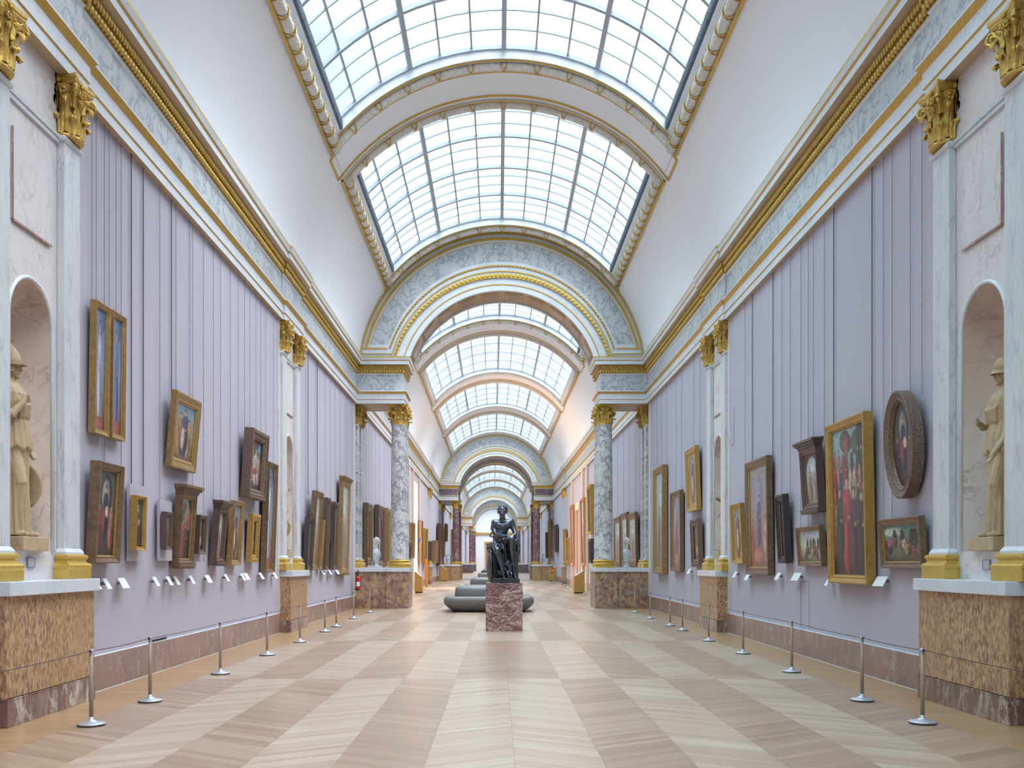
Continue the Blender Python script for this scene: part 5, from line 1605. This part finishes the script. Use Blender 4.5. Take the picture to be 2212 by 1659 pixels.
# ---- robed statues in the niches: local +x is where the figure faces, z up, feet at 0
def robed(kind):
    root = thing('niche_statue', 'statue', 'statue')
    H = 2.08
    mb = MB(); n = 96
    rows = []
    # z, half depth (x), half width (y), pleat depth, centre x
    levels = [(0.02, .20, .27, .022, 0), (0.15, .185, .25, .024, 0), (0.5, .165, .23, .024, 0), (0.85, .165, .235, .02, 0), (0.98, .17, .24, .016, 0.0), (1.0, .20, .265, .014, 0.01), (1.02, .205, .27, .013, .01),
              (1.25, .17, .225, .012, 0.01), (1.36, .145, .19, .008, 0.01), (1.42, .15, .195, .008, 0.01), (1.52, .165, .21, .004, 0.015), (1.62, .155, .215, .003, 0.01), (1.70, .12, .20, .002, 0.0), (1.755, .075, .12, 0, 0), (1.79, .055, .065, 0, 0)]
    for z, a, b, p, cx in levels:
        row = []
        for k in range(n):
            t = 2*pi*k/n
            q = 1 + (p/0.2)*cos(t*17 + 0.8*sin(3*t) + z*0.6)
            row.append((cx + a*q*cos(t), b*q*sin(t), z + (0.02*cos(t*9) if abs(z-1.0) < 0.03 else 0)))
        rows.append(row)
    mb.grid(rows, closed=True, caps=True)
    # neck, head, features facing +x
    mb.chain([(0, 0, 1.72, .065), (0.01, 0, 1.82, .055)], 12)
    mb.ball((0.02, 0, 1.905), 0.098, 0.078, 0.115, 18, 12); mb.ball((0.05, 0, 1.865), 0.062, 0.058, 0.07, 14, 9)
    mb.capsule((0.112, 0, 1.925), (0.132, 0, 1.886), 0.009, 0.015, 8); mb.ball((0.10, 0, 1.852), .016, .024, .009, 8, 6); mb.ball((0.088, 0, 1.81), .024, .026, .02, 8, 6)
    for sy_ in (-1, 1):
        mb.capsule((0.095, sy_*0.018, 1.94), (0.075, sy_*0.052, 1.938), 0.010, 0.008, 6); mb.ball((0.088, sy_*0.032, 1.918), .012, .016, .009, 8, 5)
    # feet
    for sy_ in (-0.1, 0.1): mb.chain([(0.10, sy_, 0.035, .045), (0.24, sy_*1.1, 0.03, .032)], 10)
    # bent knee under the cloth
    mb.chain([(0.05, -0.08 if kind == 'left' else 0.08, 0.95, .12), (0.15, -0.09 if kind == 'left' else .09, 0.62, .085), (0.08, -0.09 if kind == 'left' else .09, 0.2, .06)], 12)
    # arms
    def arm(sy_, pts): mb.chain([(x, sy_*y, z, r) for x, y, z, r in pts], 10)
    if kind == 'left':
        arm(-1, [(0, .20, 1.64, .07), (0.02, .27, 1.42, .06), (0.14, .24, 1.36, .05), (0.22, .16, 1.50, .038), (0.235, .14, 1.56, .03)])
        for k in range(4): arm(-1, [(0.235+0.008*k, .15-0.012*k, 1.575-0.022*k, .012), (0.275, .135-0.012*k, 1.585-0.022*k, .011), (0.27, .11-0.01*k, 1.59-.022*k, .009)])
        arm(-1, [(0.22, .12, 1.57, .012), (0.245, .10, 1.60, .01)])
        arm(1, [(0, .20, 1.64, .07), (0.0, .29, 1.40, .058), (0.03, .31, 1.15, .045), (0.08, .31, 1.0, .035), (0.12, .30, .93, .03)])
    else:
        arm(-1, [(0, .20, 1.64, .068), (0.03, .26, 1.38, .055), (0.14, .24, 1.33, .046), (0.23, .17, 1.37, .036), (0.255, .14, 1.38, .032)])
        for k in range(4): arm(-1, [(0.26, .15-0.01*k, 1.405-0.022*k, .012), (0.295, .13-0.01*k, 1.405-0.022*k, .011), (0.285, .105, 1.405-.022*k, .009)])
        arm(-1, [(0.25, .13, 1.40, .012), (0.275, .11, 1.43, .01)])
        arm(1, [(0, .20, 1.64, .068), (0.05, .27, 1.38, .055), (0.16, .28, 1.12, .045), (0.27, .28, 0.98, .034), (0.30, .28, .93, .03)])
        for k in range(4): arm(1, [(0.30, .30-0.018*k, .92, .012), (0.335, .30-0.018*k, .875, .011), (0.335, .30-0.018*k, .84, .009)])
    # overfold of cloth across the chest
    for k in range(5):
        mb.chain([(0.10, 0.12-0.06*k, 1.62, .03), (0.17, 0.10-0.05*k, 1.50, .026), (0.16, 0.10-0.05*k, 1.36, .02)], 8)
    o = mb.build('figure', M['statuary'], parent=root); remesh(o, 0.0085, 1)
    hm = MB()
    if kind == 'left':
        hm.lathe([(0.10, -0.02), (0.118, 0.0), (0.112, 0.05), (0.085, 0.13), (0.05, 0.19), (0.02, 0.22), (0.012, 0.25), (0.05, 0.275), (0.055, 0.285), (0.01, 0.29)], (0.0, 0, 1.955), 24, sx=1.1, sy=0.9)
        hm.grid([[(0.0+0.118*1.1*cos(t), 0.118*0.9*sin(t), 1.96) for t in [-1.2+2.4*k/12 for k in range(13)]], [(0.01+0.165*1.05*cos(t), 0.13*0.95*sin(t), 1.945) for t in [-1.2+2.4*k/12 for k in range(13)]]])
    else:
        hm.lathe([(0.10, -0.03), (0.118, 0.0), (0.122, 0.05), (0.108, 0.11), (0.07, 0.16), (0.02, 0.185)], (-0.01, 0, 1.955), 24, sx=1.15, sy=0.9)
        hm.grid([[(0.125*1.1*cos(t), 0.11*sin(t), 1.97) for t in [-1.3+2.6*k/12 for k in range(13)]], [(0.17*cos(t), 0.12*sin(t), 1.925) for t in [-1.3+2.6*k/12 for k in range(13)]]])
    hm.build('helmet', M['statuary'], parent=root, smooth=True)
    hr = MB(); rs = random.Random(5)
    for k in range(26):
        t = 0.9 + (2*pi-1.8)*k/25
        for dz in (0.0, -0.035, -0.07):
            hr.ball((0.0+0.105*cos(t), 0.088*sin(t), 1.945+dz+rs.uniform(-.005, .005)), 0.022, n=6, k=4)
    hr.build('wavy_hair', M['statuary'], parent=root, smooth=True)
    if kind == 'left':
        sd = MB(); rows = []
        for rr, zz in ((0, .05), (.15, .045), (.28, .025), (.34, 0.0), (.34, -.015), (.3, -.01), (0, .03)):
            rows.append([(-0.05+rr*0.8*cos(2*pi*k/36), 0.30+zz, 0.60+rr*0.85*sin(2*pi*k/36)) for k in range(36)])
        sd.grid(rows, closed=True); sd.build('shield', M['statuary'], parent=root, smooth=True)
    pb = MB(); pb.box(-0.24, 0.30, -0.30, 0.30, -0.155, 0.005); o = pb.build('base_block', M['statuary'], parent=root); bevel(o, 0.01)
    return root
zn = 1.83
sL = robed('left'); sL.location = (-5.66, 11.0, zn+0.155); tag(sL, 'ochre marble statue of a helmeted robed woman with shield in the left niche', 'statue', 'robed statues standing in the wall niches')
sR = robed('right'); sR.location = (5.66, 11.12, zn+0.155); sR.rotation_euler = (0, 0, pi); tag(sR, 'ochre marble statue of a helmeted robed woman lowering one hand in the right niche', 'statue', 'robed statues standing in the wall niches')
sR.scale = (0.97, 0.97, 0.97); sL.scale = (1.0, 1.0, 1.0)
for src, s in ((sL, -1), (sR, 1)):
    o = copy_tree(src); o.location = (s*5.68, 24.63, zn+0.155)
    o['label'] = 'marble statue almost hidden inside the distant %s niche' % ('left' if s < 0 else 'right')
    # the deep niche hides all but a hand, so its finer pieces are kept as copies

# ---- busts on the pier ledges; local +x is where the face looks
def bust(veil=True):
    root = thing('bust', 'bust', 'bust')
    mb = MB(); n = 32; rows = []
    for z, a, b, cx in [(0.17, .055, .06, 0), (0.21, .075, .11, 0.0), (0.29, .10, .17, 0.01), (0.40, .125, .22, 0.02), (0.50, .12, .245, 0.015), (0.56, .10, .235, 0.0), (0.60, .08, .18, 0), (0.635, .06, .10, 0), (0.66, .05, .06, 0)]:
        rows.append([(cx + a*cos(2*pi*k/n)*(1+0.03*cos(9*k)), b*sin(2*pi*k/n), z) for k in range(n)])
    mb.grid(rows, closed=True, caps=True)
    mb.chain([(0, 0, .62, .06), (0.02, 0, .80, .046)], 12)
    mb.ball((0.025, 0, 0.91), .10, .075, .112, 18, 12); mb.ball((0.06, 0, 0.862), .058, .052, .066, 12, 8)
    mb.capsule((0.135, 0, .925), (0.155, 0, .88), .010, .017, 8); mb.ball((0.118, 0, .845), .018, .026, .01); mb.ball((0.10, 0, .80), .026, .028, .02)
    for s in (-1, 1): mb.ball((0.105, s*0.036, .915), .014, .018, .011)
    if veil:
        mb.chain([(-0.01, 0, .955, .088), (-0.04, 0, .92, .088), (-0.07, 0, .84, .05), (-0.075, 0, .74, .032), (-0.07, 0, .60, .04)], 14)
        for s in (-1, 1): mb.chain([(-0.02, s*.07, .93, .03), (-0.04, s*.075, .8, .025), (-0.03, s*.11, .66, .035)], 10)
    else:
        for k in range(14): mb.ball((-0.01+0.1*cos(k*0.9), 0.09*sin(k*0.9), .96+0.02*cos(k*3)), .045, n=8, k=6)
    o = mb.build('head_and_shoulders', M['bust'], parent=root); remesh(o, 0.012, 1)
    mb = MB(); mb.lathe([(0.12, 0.0), (0.12, 0.05), (0.085, 0.07), (0.065, 0.11), (0.075, 0.16), (0.09, 0.18)], n=20); mb.build('socle', M['bust'], parent=root, smooth=True)
    return root
b1 = bust(True)
def pos(px, y): return (px-VX)*y/F + CX
b1.location = (pos(813, 36.85), 36.85, 1.503); tag(b1, 'white marble bust of a veiled woman on the left pier ledge', 'bust', 'white busts on the pier ledges'); b1.rotation_euler = (0, 0, -0.2); b1.scale = (1.12,)*3
b2 = copy_tree(b1); b2.location = (pos(1353, 36.85), 36.85, 1.503); b2.rotation_euler = (0, 0, -0.5); b2['label'] = 'white marble bust with gathered hair on the right pier ledge'
for px, y, lb in ((966, 92.8, 'tiny white bust beside the left red columns'), (975, 99.4, 'tinier white bust deeper behind the left red columns'), (1173, 92.8, 'tiny white bust beside the right red columns')):
    o = copy_tree(b1); o.location = (pos(px, y), y, 1.503); o.rotation_euler = (0, 0, 0.4); o['label'] = lb; o.scale = (1.05,)*3
